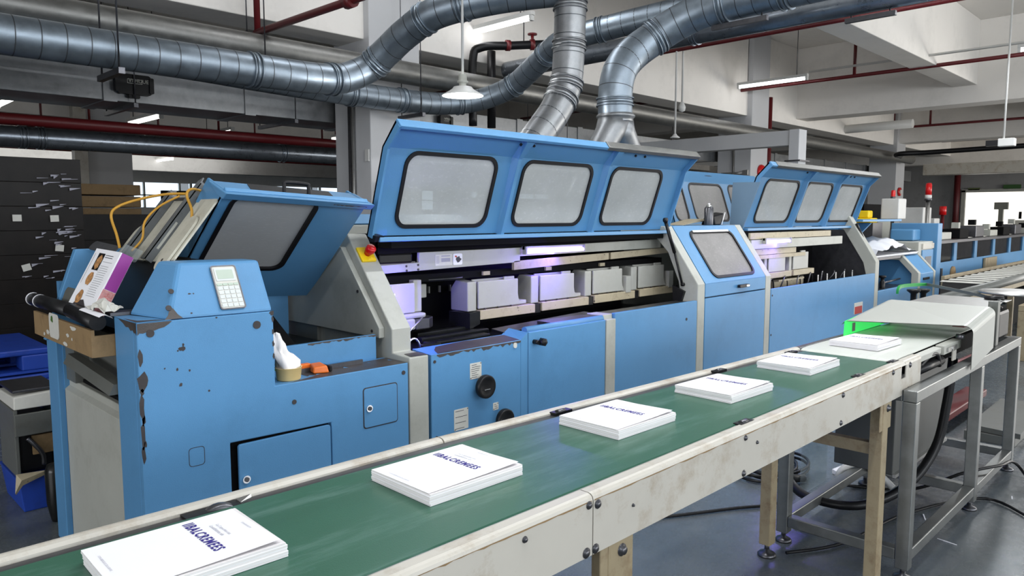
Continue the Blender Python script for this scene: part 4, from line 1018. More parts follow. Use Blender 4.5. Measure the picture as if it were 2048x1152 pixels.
MB().sheet(F, rrect(5.40, 5.45, 1.048, 1.062, .006, 3), .03, .033).build('grip_cap', CHROME, hg)
MB().box(4.85, 5.78, 3.55, 4.2, .05, 1.48).build('rear_body', FRAME, wu)
MB().box(4.85, 5.78, 2.9, 3.5, .75, .85).build('inner_deck', BEIGE, wu)
# rear side covers with mirrored windows, hinged on the back
RH, _ = hood(wu, 6.06, 8.1, [(6.11, 6.34), (6.46, 7.12), (7.24, 7.95)], (), y0=3.88, z0=1.49, flip=-1, pane=PANE2)
MB().tube(smoothpath([(6.9, 4.10, 1.96), (6.88, 4.08, 2.0), (6.93, 4.07, 2.01), (7.08, 4.07, 2.01), (7.13, 4.08, 2.0), (7.12, 4.10, 1.96)], 4), .012, 8).build('handle', RUBBER, RH)
# things on the roof of the window unit
t = thing('spray_can', 'dark spray can with a silver cap standing on the window unit roof', 'can', (5.545, 3.2, 1.524))
MB().lathe([(.0, .0), (.036, .0), (.037, .004), (.037, .138), (.030, .150), (.026, .152)], (5.545, 3.2, 1.524), n=24).build('can_body', STEELD, t)
MB().lathe([(.026, .152), (.024, .156), (.020, .168), (.018, .170), (.0, .171)], (5.545, 3.2, 1.524), n=20).build('can_shoulder', STEEL, t)
MB().lathe([(.010, .170), (.010, .180), (.0, .182)], (5.545, 3.2, 1.524), n=12).build('nozzle', PAPER, t)
t = thing('card_sheet', 'bent cream card sheet lying behind the spray can', 'sheet', (5.45, 3.3, 1.53))
MB().hexa([(5.28, 3.28, 1.524), (5.62, 3.28, 1.56), (5.66, 3.46, 1.56), (5.30, 3.46, 1.524), (5.28, 3.28, 1.528), (5.60, 3.28, 1.575), (5.64, 3.46, 1.575), (5.30, 3.46, 1.528)]).build('sheet', BEIGE, t)
t = thing('black_bag', 'small black plastic bag with a clear edge beside the spray can', 'bag', (5.70, 3.22, 1.53))
MB().hexa([(5.62, 3.18, 1.524), (5.70, 3.17, 1.524), (5.74, 3.30, 1.524), (5.62, 3.32, 1.524), (5.60, 3.19, 1.60), (5.745, 3.17, 1.625), (5.76, 3.26, 1.635), (5.62, 3.28, 1.61)]).build('bag_body', BLACK, t, bevel=.01)
MB().tube([(5.70, 3.166, 1.526), (5.75, 3.165, 1.63)], .004, 6).build('clear_edge', PLASTICW, t)

# ================================================================== PRESS UNIT
pu = thing('press_unit', 'blue machine section with the smaller three window hood and violet lamp', 'machine', (7.1, 2.8, 0))
MB().box(5.892, 8.318, 2.80, 2.83, .04, .990).build('front_panel', BLUE, pu, bevel=.004)
arch2 = [(2.80, .03), (2.80, 1.114), (3.10, 1.60), (3.3, 1.60), (3.3, 1.50), (3.15, 1.45), (2.93, 1.10), (2.90, .98), (2.90, .03)]
MB().px(arch2, 8.325, 8.432).build('end_arch', GREY, pu, bevel=.005)
MB().px([(2.90, .03), (2.90, .98), (2.93, 1.10), (3.15, 1.45), (4.2, 1.45), (4.2, .03)], 8.36, 8.40).build('end_wall', STEELD, pu)
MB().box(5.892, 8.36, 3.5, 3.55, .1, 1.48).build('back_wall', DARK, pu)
MB().box(5.892, 8.36, 2.84, 3.5, .80, .86).build('deck', OILY, pu)
MB().box(5.892, 8.36, 3.55, 4.2, .05, 1.46).build('rear_body', FRAME, pu)
MB().box(5.892, 7.60, 3.0, 3.02, 1.40, 1.455).build('lamp_beam', BEIGE, pu, bevel=.002)
MB().box(5.892, 7.88, 2.99, 3.01, 1.315, 1.395).build('lamp_beam', GREY, pu, bevel=.002)
MB().box(5.95, 6.80, 3.0, 3.02, 1.262, 1.31).build('guide_rail', BEIGE, pu)
MB().box(5.95, 7.0, 2.995, 3.01, 1.225, 1.258).build('guide_rail', BEIGE, pu)
uv_lamp(pu, 6.09, 6.60, 2.965, 1.373)
uv_glow(6.1, 6.6, 2.95, 1.365, 4.0, (-.5, .1, -1)); uv_glow(6.1, 6.6, 2.962, 1.375, .6, (0, 1, -.1))
for k in range(2):
    x = 6.25+k*.50
    b = MB().box(x, x+.33, 3.0, 3.012, 1.10, 1.258).build('book_clamp', GREYM, pu, bevel=.004)
    MB().px([(3.012, 1.08), (3.012, 1.258), (3.11, 1.26), (3.13, 1.22), (3.13, 1.08)], x-.06, x-.004).build('clamp_cheek', GREYM, b, bevel=.005)
    MB().box(x-.02, x+.44, 2.985, 3.11, 1.045, 1.096).build('clamp_foot', BEIGE, b, bevel=.003)
    MB().box(x+.20, x+.30, 3.018, 3.03, 1.25, 1.272).build('bracket', GREYM, b)
MB().box(6.46, 7.1, 3.05, 3.10, .93, 1.02).box(6.46, 7.0, 3.0, 3.12, 1.005, 1.02).build('lower_block', BEIGE, pu)
rg = random.Random(31)
for k in range(7):
    x = 6.2+k*.28
    MB().tube(smoothpath([(x, 2.95+rg.random()*.2, .86), (x+.02, 2.97, 1.0+rg.random()*.05), (x+.12, 3.0, 1.04), (x+.2, 3.02, .98), (x+.26, 3.05, .88)], 4), .006, 6).build('wire', STEELD, pu)
for k in range(5): MB().cyl((7.2+k*.22, 2.95, .86), (7.2+k*.22, 2.95, 1.03), .007, 6).build('pin', STEEL, pu)
rl = MB().sheet(F, rrect(7.76, 7.99, .598, .715, .004, 2), 0, .003).build('warning_plate', LABELW, pu)
MB().sheet(F, rrect(7.775, 7.975, .60, .675, .004, 2), .003, .004).build('red_field', LABELR, rl)
screw(pu, F, 5.915, .935, .008); screw(pu, F, 5.915, .60, .008)
H2, TH2 = hood(pu, 5.95, 8.50, [(6.145, 6.825), (6.985, 7.61), (7.765, 8.40)], (6.91, 7.69), y0=3.1, worn=6.05)
MB().px([(3.10, 1.49), (2.953, 1.885), (3.20, 1.89), (3.22, 1.50)], 5.935, 5.949).build('side_panel', SIDEB, H2)
st = MB().cyl((8.36, 3.03, 1.52), (8.40, 2.96, 1.34), .014, 10).build('gas_strut', BLACK, pu)
MB().cyl((8.40, 2.96, 1.34), (8.415, 2.88, 1.16), .009, 8).build('strut_rod', BLACK, st)

# ================================================================== DELIVERY UNIT
du = thing('delivery_unit', 'pale blue end section of the machine with white sheets on top', 'machine', (9.4, 2.8, 0))
MB().box(8.440, 9.795, 2.80, 2.83, .04, .79).build('front_panel', BLUE, du, bevel=.004)
MB().px([(2.80, .03), (2.80, .91), (3.0, 1.12), (3.7, 1.12), (3.7, 1.06), (3.03, 1.06), (2.88, .90), (2.88, .03)], 9.80, 9.885).build('end_arch', GREY, du, bevel=.004)
MB().px([(2.80, .04), (2.80, .90), (3.0, 1.11), (3.7, 1.11), (3.7, .04)], 9.887, 10.40).build('end_block', BLUE, du, bevel=.006)
MB().px([(2.795, .03), (2.795, .905), (3.0, 1.125), (3.7, 1.125), (3.7, .03)], 10.402, 10.47).build('end_frame', GREY, du, bevel=.004)
gp = MB().sheet(F, rrect(9.98, 10.22, .815, .845, .006, 2), 0, .01).build('door_grip', BLACK, du)
MB().box(8.44, 9.80, 3.40, 3.43, .3, 1.1).build('inner_wall', BLUE, du)
MB().box(8.44, 9.80, 3.0, 3.7, 1.09, 1.12).build('roof', STEELD, du)
MB().box(8.44, 9.80, 2.84, 3.4, .70, .76).build('deck', STEELD, du)
MB().box(8.44, 8.52, 2.9, 3.3, .76, 1.09).build('inner_post', DARK, du)
MB().hexa([(8.6, 2.95, .76), (8.9, 2.95, .76), (8.9, 3.05, .76), (8.6, 3.05, .76), (8.62, 2.97, .92), (8.72, 2.97, .93), (8.72, 3.05, .93), (8.62, 3.05, .92)]).build('motor', BLACK, du, bevel=.01)
MB().lathe([(.03, 0), (.03, .08), (.02, .09), (.02, .12), (.04, .13), (.04, .15), (0, .15)], (9.1, 2.98, .76), n=14).build('knob', BLACK, du)
MB().cyl((9.1, 2.98, .82), (9.7, 2.98, .84), .012, 8).build('cross_rod', STEELD, du)
MB().lathe([(.0, 0), (.035, 0), (.035, .03), (.0, .03)], (9.55, 3.39, .93), (0, -1, 0), 14).lathe([(.0, 0), (.035, 0), (.035, .03), (.0, .03)], (9.66, 3.39, .925), (0, -1, 0), 14).build('gauge', STEEL, du)
# raised pale lid behind it
lid = MB().hexa([(8.75, 3.38, 1.12), (8.80, 3.38, 1.12), (8.80, 3.7, 1.12), (8.75, 3.7, 1.12), (9.0, 3.1, 1.52), (9.04, 3.1, 1.52), (9.04, 3.7, 1.52), (9.0, 3.7, 1.52)]).box(8.6, 9.9, 3.05, 3.75, 1.535, 1.56).build('raised_lid', BLUE, du, bevel=.004)
m = MB().box(8.55, 9.05, 3.45, 3.48, 1.12, 1.535); m.build('lid_panel', BLUE, du)
MB().ring(FRONT(3.45), rrect(8.62, 8.93, 1.14, 1.37, .03), rrect(8.60, 8.95, 1.12, 1.39, .04), 0, .008).build('gasket', RUBBER, du)
MB().sheet(FRONT(3.45), rrect(8.62, 8.93, 1.14, 1.37, .03), .001, .004).build('window_pane', PANE2, du)
t = thing('plastic_sheets', 'pile of white plastic film folded on top of the delivery end', 'plastic', (9.6, 3.15, 1.125))
m = MB(); vs = []; fs = []; n = 22; rg = random.Random(44); nr = 6
for i in range(nr+1):
    for j in range(n+1):
        u = j/n; v = i/nr
        x = 8.85+1.5*u+.08*math.sin(v*5); y = 2.98+.6*v
        h = .03+.17*(math.sin(math.pi*u)**.6)*(.45+.55*math.sin(math.pi*min(1, v*1.1)))+.018*math.sin(u*23+v*7)+.012*math.sin(u*41-v*9)
        if u > .75: h *= .6
        vs.append((x, y, 1.128+max(0.012, h)))
for i in range(nr):
    for j in range(n): fs.append((i*(n+1)+j, i*(n+1)+j+1, (i+1)*(n+1)+j+1, (i+1)*(n+1)+j))
m.add(vs, fs, True).build('film_fold', PLASTICW, t)
MB().hexa([(8.86, 2.975, 1.124), (10.3, 2.975, 1.124), (10.3, 3.5, 1.124), (8.86, 3.5, 1.124), (8.84, 2.97, 1.142), (10.36, 2.97, 1.150), (10.36, 3.5, 1.150), (8.84, 3.5, 1.142)]).build('film_stack', PLASTICW, t, bevel=.006)
# ================================================================== BELT CONVEYOR
cv = thing('belt_conveyor', 'cream conveyor with a green belt running past the blue machine', 'conveyor', (1.5, 1.3, 0))
ZB = .968
def yfar(x):
    pts = [(-3, 1.63), (.4, 1.622), (1.3, 1.613), (2.84, 1.55), (3.455, 1.526), (3.97, 1.512), (4.6, 1.50)]
    for (a, p), (b, q) in zip(pts, pts[1:]):
        if a <= x <= b: return p+(q-p)*(x-a)/(b-a)
    return pts[-1][1]
nearp = [(1.017, .826), (1.017, .955), (1.0195, .963), (1.025, .968), (1.032, .970), (1.056, .970), (1.056, .964), (1.027, .962), (1.0215, .955), (1.0215, .826)]
for x0, x1 in ((-3, 1.2835), (1.287, 3.40)):
    MB().px(nearp, x0, x1).build('near_rail', CREAM, cv)
MB().px(nearp, 3.458, 3.665).build('near_rail', CREAM, cv)
MB().px([(1.017, .826), (1.017, .90), (1.0215, .90), (1.0215, .826)], 3.40, 3.458).build('slot_bridge', CREAM, cv)
MB().px([(1.017, .955), (1.025, .968), (1.056, .970), (1.056, .952), (1.035, .952)], 3.40, 3.458).build('slot_bridge', CREAM, cv)
MB().box(3.39, 3.47, 1.037, 1.05, .83, .95).build('slot_shade_block', DARK, cv)  # near-black block added to stand in for shade inside the slot
MB().px([(1.0565, .955), (1.0565, .966), (1.0655, .966), (1.0655, .955)], -3, 3.42).build('slide_strip', STEEL, cv)
def far_sec(xs):
    m = MB()
    P = [(0, .92), (0, .963), (-.004, .969), (-.012, .973), (-.022, .974), (-.032, .972), (-.040, .966), (-.043, .955), (-.043, .92)]
    for a, b in zip(xs, xs[1:]):
        m.prism([(a, yfar(a)+p, z) for p, z in P], [(b, yfar(b)+p, z) for p, z in P])
    return m
far_sec([-3, .4, 1.306]).build('far_rail', CREAM, cv); far_sec([1.310, 2.84, 3.453]).build('far_rail', CREAM, cv)
MB().add([(-3, 1.585, .962), (-3, 1.53, .962), (1.3, 1.52, .962), (2.84, 1.47, .962), (3.44, 1.45, .962), (3.44, 1.48, .962), (2.84, 1.505, .962), (1.3, 1.57, .962)], [(0, 7, 2, 1), (7, 6, 3, 2), (6, 5, 4, 3)]).build('slide_strip', STEELD, cv)
# the belt: top run with turned edges and the end roll
vs = []; fs = []; XS = [-3, 0, .4, 1.3, 2.0, 2.84, 3.40, 3.425, 3.432]; ZS = [0]*6+[0, -.006, -.02]
yf = lambda x: yfar(x)-.052-(.03 if x < 2.0 else .03)
for x, dz in zip(XS, ZS):
    a, b = 1.0672, yf(x)
    vs += [(x, a, ZB-.012+dz), (x, a, ZB-.003+dz), (x, a+.003, ZB+dz), (x, (a+b)/2, ZB+.0006+dz), (x, b-.003, ZB+dz), (x, b, ZB-.003+dz), (x, b, ZB-.012+dz)]
for i in range(len(XS)-1):
    for k in range(6): fs.append((i*7+k, i*7+k+1, i*7+8+k, i*7+7+k))
MB().add(vs, fs).build('belt', BELT, cv)
MB().box(-3, 3.40, 1.04, 1.52, .83, .95).build('slider_bed', STEELD, cv)
NF = FRONT(1.017)
for x, z, r in ((1.270, .948, .0065), (1.302, .942, .0075), (1.262, .838, .0085), (1.295, .838, .008), (2.005, .945, .006), (2.0, .838, .007), (.62, .945, .009), (2.75, .945, .0075), (2.74, .842, .007), (3.29, .947, .008), (3.51, .948, .009), (3.5, .84, .008), (1.06, .935, .005), (2.08, .915, .004), (1.44, .90, .003)):
    b = MB().lathe([(.0, 0), (r*1.5, 0), (r*1.5, .0015), (r, .002), (r, .005), (0, .0055)], (x, 1.017, z), (0, -1, 0), 12).build('bolt', STEELD, cv)
rng = random.Random(91)
for x0, x1 in ((.1, 1.28), (1.29, 3.39)): jag_strip(NF, x0, x1, .9565, .0045, 60, rng, .0004).build('grime_line', CARD, cv)
# bearing pockets with rollers at the belt edge
def pocket(x, y, near):
    p = MB().box(x-.04, x+.04, y-.014, y+.014, .955, .9712).build('roller_pocket', BLACK, cv)
    MB().cyl((x-.02, y, .966), (x+.015, y, .966), .011, 10).build('roller_end', STEELD, p)
pocket(1.78, 1.545, False); pocket(2.72, 1.505, False); pocket(3.33, 1.475, False); pocket(2.08, 1.062, True); pocket(3.02, 1.062, True); pocket(3.42, 1.062, True)
MB().box(.58, .70, 1.535, 1.575, .95, .9665).build('pocket_hole', BLACK, cv)
MB().lathe([(.0, -.012), (.042, -.012), (.046, -.008), (.046, .008), (.042, .012), (0, .012)], (.655, 1.552, .930), (.2, 1, 0), 24).build('pulley', STEELD, cv)
MB().hexa([(.70, 1.545, .966), (.728, 1.55, .968), (.73, 1.557, .972), (.70, 1.57, .966), (.70, 1.545, .968), (.728, 1.55, .971), (.73, 1.557, .976), (.70, 1.57, .969)]).build('sheet_tab', STEEL, cv)
# worn spots of the far rail
for x0, x1 in ((.30, .35), (.07, .15)):
    MB().add([(x0, yfar(x0)-.006, .9705), (x1, yfar(x1)-.006, .9705), (x1, yfar(x1)+.0005, .966), (x0, yfar(x0)+.0005, .966)], [(0, 1, 2, 3)]).build('worn_edge', WORN, cv)
# legs with adjusting feet
def foot(parent, x, y, z0, r=.042):
    f_ = MB().cyl((x, y, .02), (x, y, z0), .011, 10).build('foot_screw', STEELD, parent)
    MB().lathe([(.0, .0), (r, .0), (r*1.02, .008), (r*.85, .016), (r*.35, .022), (r*.3, .034), (0, .034)], (x, y, 0), n=20).build('foot_pad', STEELD, f_)
    return f_
for x in (-1.2, 1.38, 3.235):
    for y in (1.045, 1.515):
        if y < 1.3:
            MB().box(x-.06, x+.07, y-.024, y-.018, .71, .87).build('leg_plate', CREAM2, cv, bevel=.003)
            MB().lathe([(0, 0), (.016, 0), (.016, .004), (.01, .005), (.01, .012), (0, .012)], (x+.02, y-.024, .80), (0, -1, 0), 12).build('bolt', STEELD, cv)
        lg = MB().box(x-.032, x+.032, y-.026, y+.026, .06, .86).build('leg', CREAM2, cv, bevel=.003)
        foot(lg, x, y, .07)
    MB().box(x-.02, x+.02, 1.07, 1.49, .60, .65).build('leg_brace', CREAM2, cv)

# ================================================================== PILES OF BOOKLETS
TL_, TW = 'IIBALCREMEES', .262
def booklet_mesh(i, top):
    pass
def booklet(base, rot, dx, dy, z, th, label, group, top=False, sz=(.285, .226), fan=0):
    cx, cy = base
    t = thing('booklet', label, 'booklet', (0, 0, 0), group)
    L, W = sz; h = th
    vs_pages = MB().box(-L/2, L/2, -W/2, W/2, .0008, h-.0008)
    vs_pages.build('pages', PAGES, t)
    MB().box(-L/2-.0004, L/2+.0004, -W/2, W/2+.0006, 0, .0007).build('back_cover', PAPER, t)
    if not top:
        MB().box(-L/2-.0004, L/2+.0004, -W/2, W/2+.0006, h-.0007, h).build('front_cover', PAPER, t)
    else:
        # loose front cover: the right near corner springs up a little
        vs = []; fs = []; nx, ny = 10, 8
        for a in range(nx+1):
            for b in range(ny+1):
                u = a/nx; v = b/ny
                lift = .0055*(u**2)*(1-v)**1.5+.0012*(1-v)
                vs.append((-L/2+u*(L-.007), -W/2+.006+v*(W-.006), h-.0004+lift))
        for a in range(nx):
            for b in range(ny):
                q = a*(ny+1)+b; fs.append((q, q+ny+1, q+ny+2, q+1))
        MB().add(vs, fs, True).build('front_cover', PAPER, t)
        def T(u, v, w=0):       # u along the text line (towards the viewer), v to the head of the page
            X = v; Y = W/2-u
            U = (X+L/2)/L; V = 1-u/W
            U = min(max(U, 0), 1); V = min(max(V, 0), 1)
            return (X, Y, h-.0004+.0055*(U**2)*(1-V)**1.5+.0012*(1-V)+.0004+w)
        text_mesh('title_print', TL_, .029, INK, t, T, .016, .030, bold=.0008, xs=.78, sp=1.17)
        text_mesh('subtitle_print', 'La S apucites cus', .0095, INKG, t, T, .060, .078)
        text_mesh('subtitle_print', 'Lavathisnes uis', .0105, INKG, t, T, .058, .066)
        text_mesh('author_print', 'DANARANOM', .0062, INKG, t, T, .085, .118)
        text_mesh('publisher_print', 'COIVUBEIRSISUO.20.LA BIVIVE', .0058, INKG, t, T, .05, -.128)
    t.location = (cx+dx, cy+dy, z); t.rotation_euler = (0, 0, rot)
    return t
piles = [((.503, 1.345), R(-1.5), 'the pile nearest the camera'), ((1.122, 1.335), R(-.8), 'the second pile from the camera'), ((1.803, 1.333), R(-1), 'the third pile along the green belt'),
         ((2.402, 1.305), R(-2), 'the fourth pile along the green belt'), ((3.025, 1.307), R(-1), 'the last pile on the green belt'), ((3.745, 1.29), R(-3), 'the pile on the white belt')]
ords = ['bottom', 'second lowest', 'middle', 'second', 'top']
rng = random.Random(77)
protos = {}
for i, (c, rot, lab) in enumerate(piles):
    n = 5
    z = ZB+.0012
    if i == 5: z = .9745
    for k in range(n):
        th = .0054
        top = k == n-1
        label = ('white booklet on top of %s' % lab) if top else ('white booklet, %s, in %s' % (['bottom one', 'second from the bottom', 'third from the bottom', 'just under the top one'][k], lab))
        dx, dy, dr = rng.uniform(-.0018, .0018), rng.uniform(-.0018, .0018), rng.uniform(-.004, .004)
        if top not in protos:
            protos[top] = booklet(c, rot+dr, dx, dy, z, th, label, 'booklets in piles on the conveyor', top)
        else:
            o = copy_tree(protos[top])
            o.location = (c[0]+dx, c[1]+dy, z); o.rotation_euler = (0, 0, rot+dr)
            tag(o, label, 'booklet', 'booklets in piles on the conveyor')
        z += th+.0001

# ================================================================== TRANSFER TABLE WITH WHITE BELT AND GUARD
tt = thing('transfer_table', 'grey steel frame with a white belt and sheet guard at the conveyor end', 'table', (4.4, 1.25, 0))
def leg(x, y): 
    l = MB().box(x-.028, x+.028, y-.028, y+.028, .05, .80).build('leg', FRAMEM, tt, bevel=.004); foot(l, x, y, .06, .038)
for x in (3.445, 4.545, 5.43):
    for y in (.985, 1.53): leg(x, y)
MB().box(3.418, 5.46, .957, 1.013, .80, .852).build('top_rail', FRAMEM, tt, bevel=.004)
MB().box(3.418, 5.46, 1.502, 1.558, .80, .852).build('top_rail', FRAMEM, tt, bevel=.004)
for x in (3.445, 5.43): MB().box(x-.027, x+.027, 1.014, 1.501, .80, .85).build('cross_rail', FRAMEM, tt, bevel=.004)
for x0, x1 in ((3.474, 4.516), (4.574, 5.40)):
    for y in (.985, 1.53): MB().box(x0, x1, y-.026, y+.026, .085, .137).build('low_rail', FRAMEM, tt, bevel=.004)
for x in (3.445, 4.545, 5.43): MB().box(x-.026, x+.026, 1.014, 1.501, .085, .137).build('low_cross_rail', FRAMEM, tt, bevel=.004)
# white belt
vs = []; fs = []
xs = [3.437, 3.446, 3.47, 3.52, 4.2, 4.95]; zs = [.948, .962, .969, .972, .974, .974]
for x, z in zip(xs, zs): vs += [(x, 1.061, z), (x, yfar(x)-.045, z), (x, 1.061, z-.004), (x, yfar(x)-.045, z-.004)]
for i in range(len(xs)-1):
    o = i*4; fs += [(o, o+4, o+5, o+1), (o+2, o+3, o+7, o+6), (o, o+2, o+6, o+4), (o+1, o+5, o+7, o+3)]
MB().add(vs, fs).build('white_belt', WBELT, tt)
MB().px([(1.02, .935), (1.02, .962), (1.055, .966), (1.055, .93)], 3.56, 3.985).build('belt_rail', GREY, tt, bevel=.002)
MB().px([(1.012, .925), (1.012, .968), (1.052, .970), (1.052, .92)], 4.005, 4.30).build('belt_rail', GREY, tt, bevel=.002)
MB().cyl((4.12, 1.010, .945), (4.12, 1.0, .945), .012, 12).box(4.05, 4.20, 1.004, 1.011, .935, .955).build('latch', STEEL, tt)
MB().box(4.13, 4.19, 1.004, 1.010, .88, .93).build('cream_tab', CREAM, tt)
MB().cyl((4.235, 1.02, .99), (4.235, .985, .99), .014, 12).build('guard_screw', STEELD, tt)
far_sec([3.458, 3.97, 4.5]).build('far_rail', STEELD, tt)
MB().box(3.68, 4.9, 1.06, 1.46, .87, .955).build('belt_bed', DARK, tt)
MB().tube(smoothpath([(3.75, 1.05, .90), (3.85, 1.03, .945), (3.96, 1.03, .93), (4.0, 1.03, .87)], 5), .012, 8).build('hose', BLACK, tt)
MB().cyl((3.72, 1.06, .88), (4.05, 1.04, .89), .025, 10).build('drive_pipe', BLACK, tt)
# bent sheet guard
vs = []; fs = []
prof = [(.943, -.225), (.943, -.04)]+[(.943+.04*(1-math.cos(R(a))), -.04+.04*math.sin(R(a))) for a in (15, 30, 45, 60, 75, 90)]+[(1.47, .0), (1.49, -.006), (1.50, -.02)]
xa, xb = 4.225, 4.665
for i, (y, dz) in enumerate(prof):
    bot = -.225 if i == 0 else dz
    za = 1.052+dz if i else .825; zb_ = 1.108+dz if i else .885
    ya = y if y < 1.4 else y-.012
    xl = xa-(y-.943)*.47
    ya_fix = 0
    vs += [(xl, ya, za), (xb, y, zb_), (xl, ya+(.0 if 1 < i < 8 else .003), za-(.003 if i > 3 else 0)), (xb, y+(.003 if i < 4 else 0), zb_-(.003 if i > 3 else 0))]
for i in range(len(prof)-1):
    o = i*4; fs += [(o, o+4, o+5, o+1), (o+2, o+3, o+7, o+6)]
MB().add(vs, fs).build('guard_sheet', GUARD, tt)
gq = MB().hexa([(3.955, 1.470, .972), (4.72, 1.470, .976), (4.72, 1.475, .976), (3.955, 1.475, .972), (3.965, 1.470, 1.050), (4.72, 1.470, 1.100), (4.72, 1.475, 1.100), (3.965, 1.475, 1.050)])
gq.build('green_side', GREENA, tt)
MB().box(4.06, 4.095, 1.4665, 1.4695, .985, 1.03).build('guard_label', FRAME, tt)
MB().box(4.50, 5.3, 1.44, 1.47, .985, 1.0).box(4.55, 5.3, 1.40, 1.415, 1.0, 1.015).build('guide_rods', STEELD, tt)
# equipment right of the guard
def strip(pts, h, mat, name):
    P = smoothpath(pts, 5); n = len(P)
    MB().add(P+[p+Vector((0, 0, -h)) for p in P]+[p+Vector((.012, .02, 0)) for p in P]+[p+Vector((.012, .02, -h)) for p in P], [f for i in range(n-1) for f in ((i, i+1, n+i+1, n+i), (2*n+i, 3*n+i, 3*n+i+1, 2*n+i+1), (i, 2*n+i, 2*n+i+1, i+1))]).build(name, mat, tt)
strip([(5.72, 1.76, 1.04), (5.72, 1.755, 1.085), (5.80, 1.75, 1.103), (6.02, 1.70, 1.103), (6.1, 1.68, 1.10)], .022, GREENS, 'green_strip')
strip([(6.1, 1.68, 1.10), (5.9, 1.5, 1.098), (5.5, 1.15, 1.09), (5.2, 1.0, 1.085)], .02, FRAME, 'grey_strip')
MB().box(4.95, 5.01, .99, 1.04, .852, 1.11).build('bracket', FRAME, tt, bevel=.003)
MB().box(4.72, 4.78, 1.1, 1.16, .852, 1.02).build('red_sensor', REDP, tt)
MB().box(4.8, 5.4, 1.1, 1.5, .86, 1.0).build('drive_case', DARK, tt)
MB().box(4.7, 5.45, 1.02, 1.45, 1.075, 1.08).build('steel_tray', STEEL, tt)
MB().box(5.15, 5.42, 1.02, 1.2, .855, 1.03).build('motor', BLACK, tt, bevel=.02)
MB().lathe([(.05, 0), (.05, .02), (.03, .03), (.03, .06), (.055, .07), (.055, .085), (0, .09)], (5.38, 1.10, 1.015), n=16).build('hand_knob', BLACK, tt)
MB().lathe([(.0, 0), (.21, 0), (.22, .008), (.21, .016), (0, .016)], (5.66, 1.03, 1.10), n=36).build('turn_plate', STEEL, tt)
for x, y in ((5.72, 1.66), (5.80, 1.62)):
    MB().lathe([(.02, -.05), (.02, .0), (.045, .02), (.045, .03), (0, .03)], (x, y, 1.05), n=14).build('hand_knob', BLACK, tt)
t = thing('control_cabinet', 'shade-darkened grey metal box hung under the white belt between the frame legs', 'cabinet', (4.0, 1.4, .3))
MB().box(3.95, 4.84, 1.20, 1.495, .285, .797).build('cabinet_body', CABD, t, bevel=.006)
MB().box(3.95, 4.85, 1.185, 1.1995, .275, .292).build('bottom_edge', STEEL, t)
t = thing('supply_hose', 'thick black hose dropping from the white belt table to the floor', 'hose', (4.5, 1.1, 0))
MB().tube(smoothpath([(4.45, 1.08, .84), (4.42, 1.09, .60), (4.36, 1.12, .35), (4.15, 1.2, .17), (3.9, 1.35, .10), (3.85, 1.6, .10), (4.0, 1.78, .14), (4.2, 1.82, .05), (4.3, 1.80, .03)], 7), .024, 10).build('hose_body', BLACK, t)

# floor clutter at the lower right
def cable(label, pts, r=.009, mat=BLACK):
    t = thing('floor_cable', label, 'cable', tuple(pts[0])); MB().tube(smoothpath(pts, 8), r, 8).build('cable_body', mat, t); return t
rg = random.Random(9)
coil = []
for k in range(60):
    a = k*.55; rr = .20+.06*math.sin(k*.37)
    coil.append((4.35+rr*math.cos(a)*1.1, 2.02+rr*math.sin(a)*.75, .012+.0009*k))
cable('coiled black cable on the floor behind the frame legs', coil, .009)
cable('black cable lying across the floor from the coil to the left leg', [(4.3, 1.9, .012), (3.9, 1.75, .012), (3.6, 1.9, .012), (3.1, 2.2, .012), (2.7, 2.6, .012)], .009)
cable('black cable looping out at the lower right corner of the floor', [(4.4, 1.6, .012), (4.6, 1.3, .012), (4.7, 1.05, .15), (4.95, .93, .16), (5.2, .90, .12), (5.1, .72, .012), (5.5, .45, .012), (6.2, .3, .012)], .009)
cable('thin black cable curving under the first bay of the frame', [(3.3, 1.45, .012), (3.6, 1.3, .012), (4.2, 1.2, .012), (4.75, .95, .012), (4.55, .60, .012), (4.9, .3, .012)], .008)
t = thing('acrylic_sheet', 'clear acrylic sheet standing upright behind the left frame leg', 'sheet', (4.2, 1.72, 0))
MB().box(4.07, 4.43, 1.715, 1.722, .004, .30).build('sheet', ACRYL, t)
t = thing('white_board', 'white sheet lying on the floor behind the frame legs', 'sheet', (4.6, 1.9, 0))
MB().hexa([(4.55, 1.62, .002), (4.85, 1.58, .002), (4.88, 1.70, .002), (4.58, 1.74, .002), (4.55, 1.62, .006), (4.85, 1.58, .006), (4.88, 1.70, .03), (4.58, 1.74, .03)]).build('sheet', PAPER, t)
t = thing('hand_pallet_truck', 'dark red pallet truck half hidden behind the frame at the right', 'truck', (6.6, 1.9, 0))
MB().cyl((5.85, 1.72, .34), (7.3, 1.42, .50), .04, 12).build('handle_bar', REDP, t)
MB().cyl((5.9, 1.95, .22), (7.1, 1.62, .30), .03, 12).build('handle_bar', REDP, t)
MB().box(6.0, 7.2, 1.48, 1.64, .08, .14).build('fork', REDP, t, bevel=.01)
MB().box(6.0, 7.2, 1.92, 2.08, .08, .14).build('fork', REDP, t, bevel=.01)
MB().box(5.75, 6.05, 1.62, 2.0, .10, .36).build('pump_body', REDP, t, bevel=.02)
MB().lathe([(0, -.04), (.07, -.04), (.07, .04), (0, .04)], (7.15, 1.56, .07), (0, 1, 0), 16).build('wheel', BLACK, t)
MB().lathe([(0, -.04), (.08, -.04), (.08, .04), (0, .04)], (5.9, 1.8, .08), (0, 1, 0), 16).build('wheel', BLACK, t)
t = thing('cardboard_stack', 'flat grey boards stacked on the floor at the right behind the frame', 'boards', (6.6, 1.15, 0))
MB().box(6.0, 7.1, 1.05, 1.36, .002, .06).build('lower_board', FRAME, t)
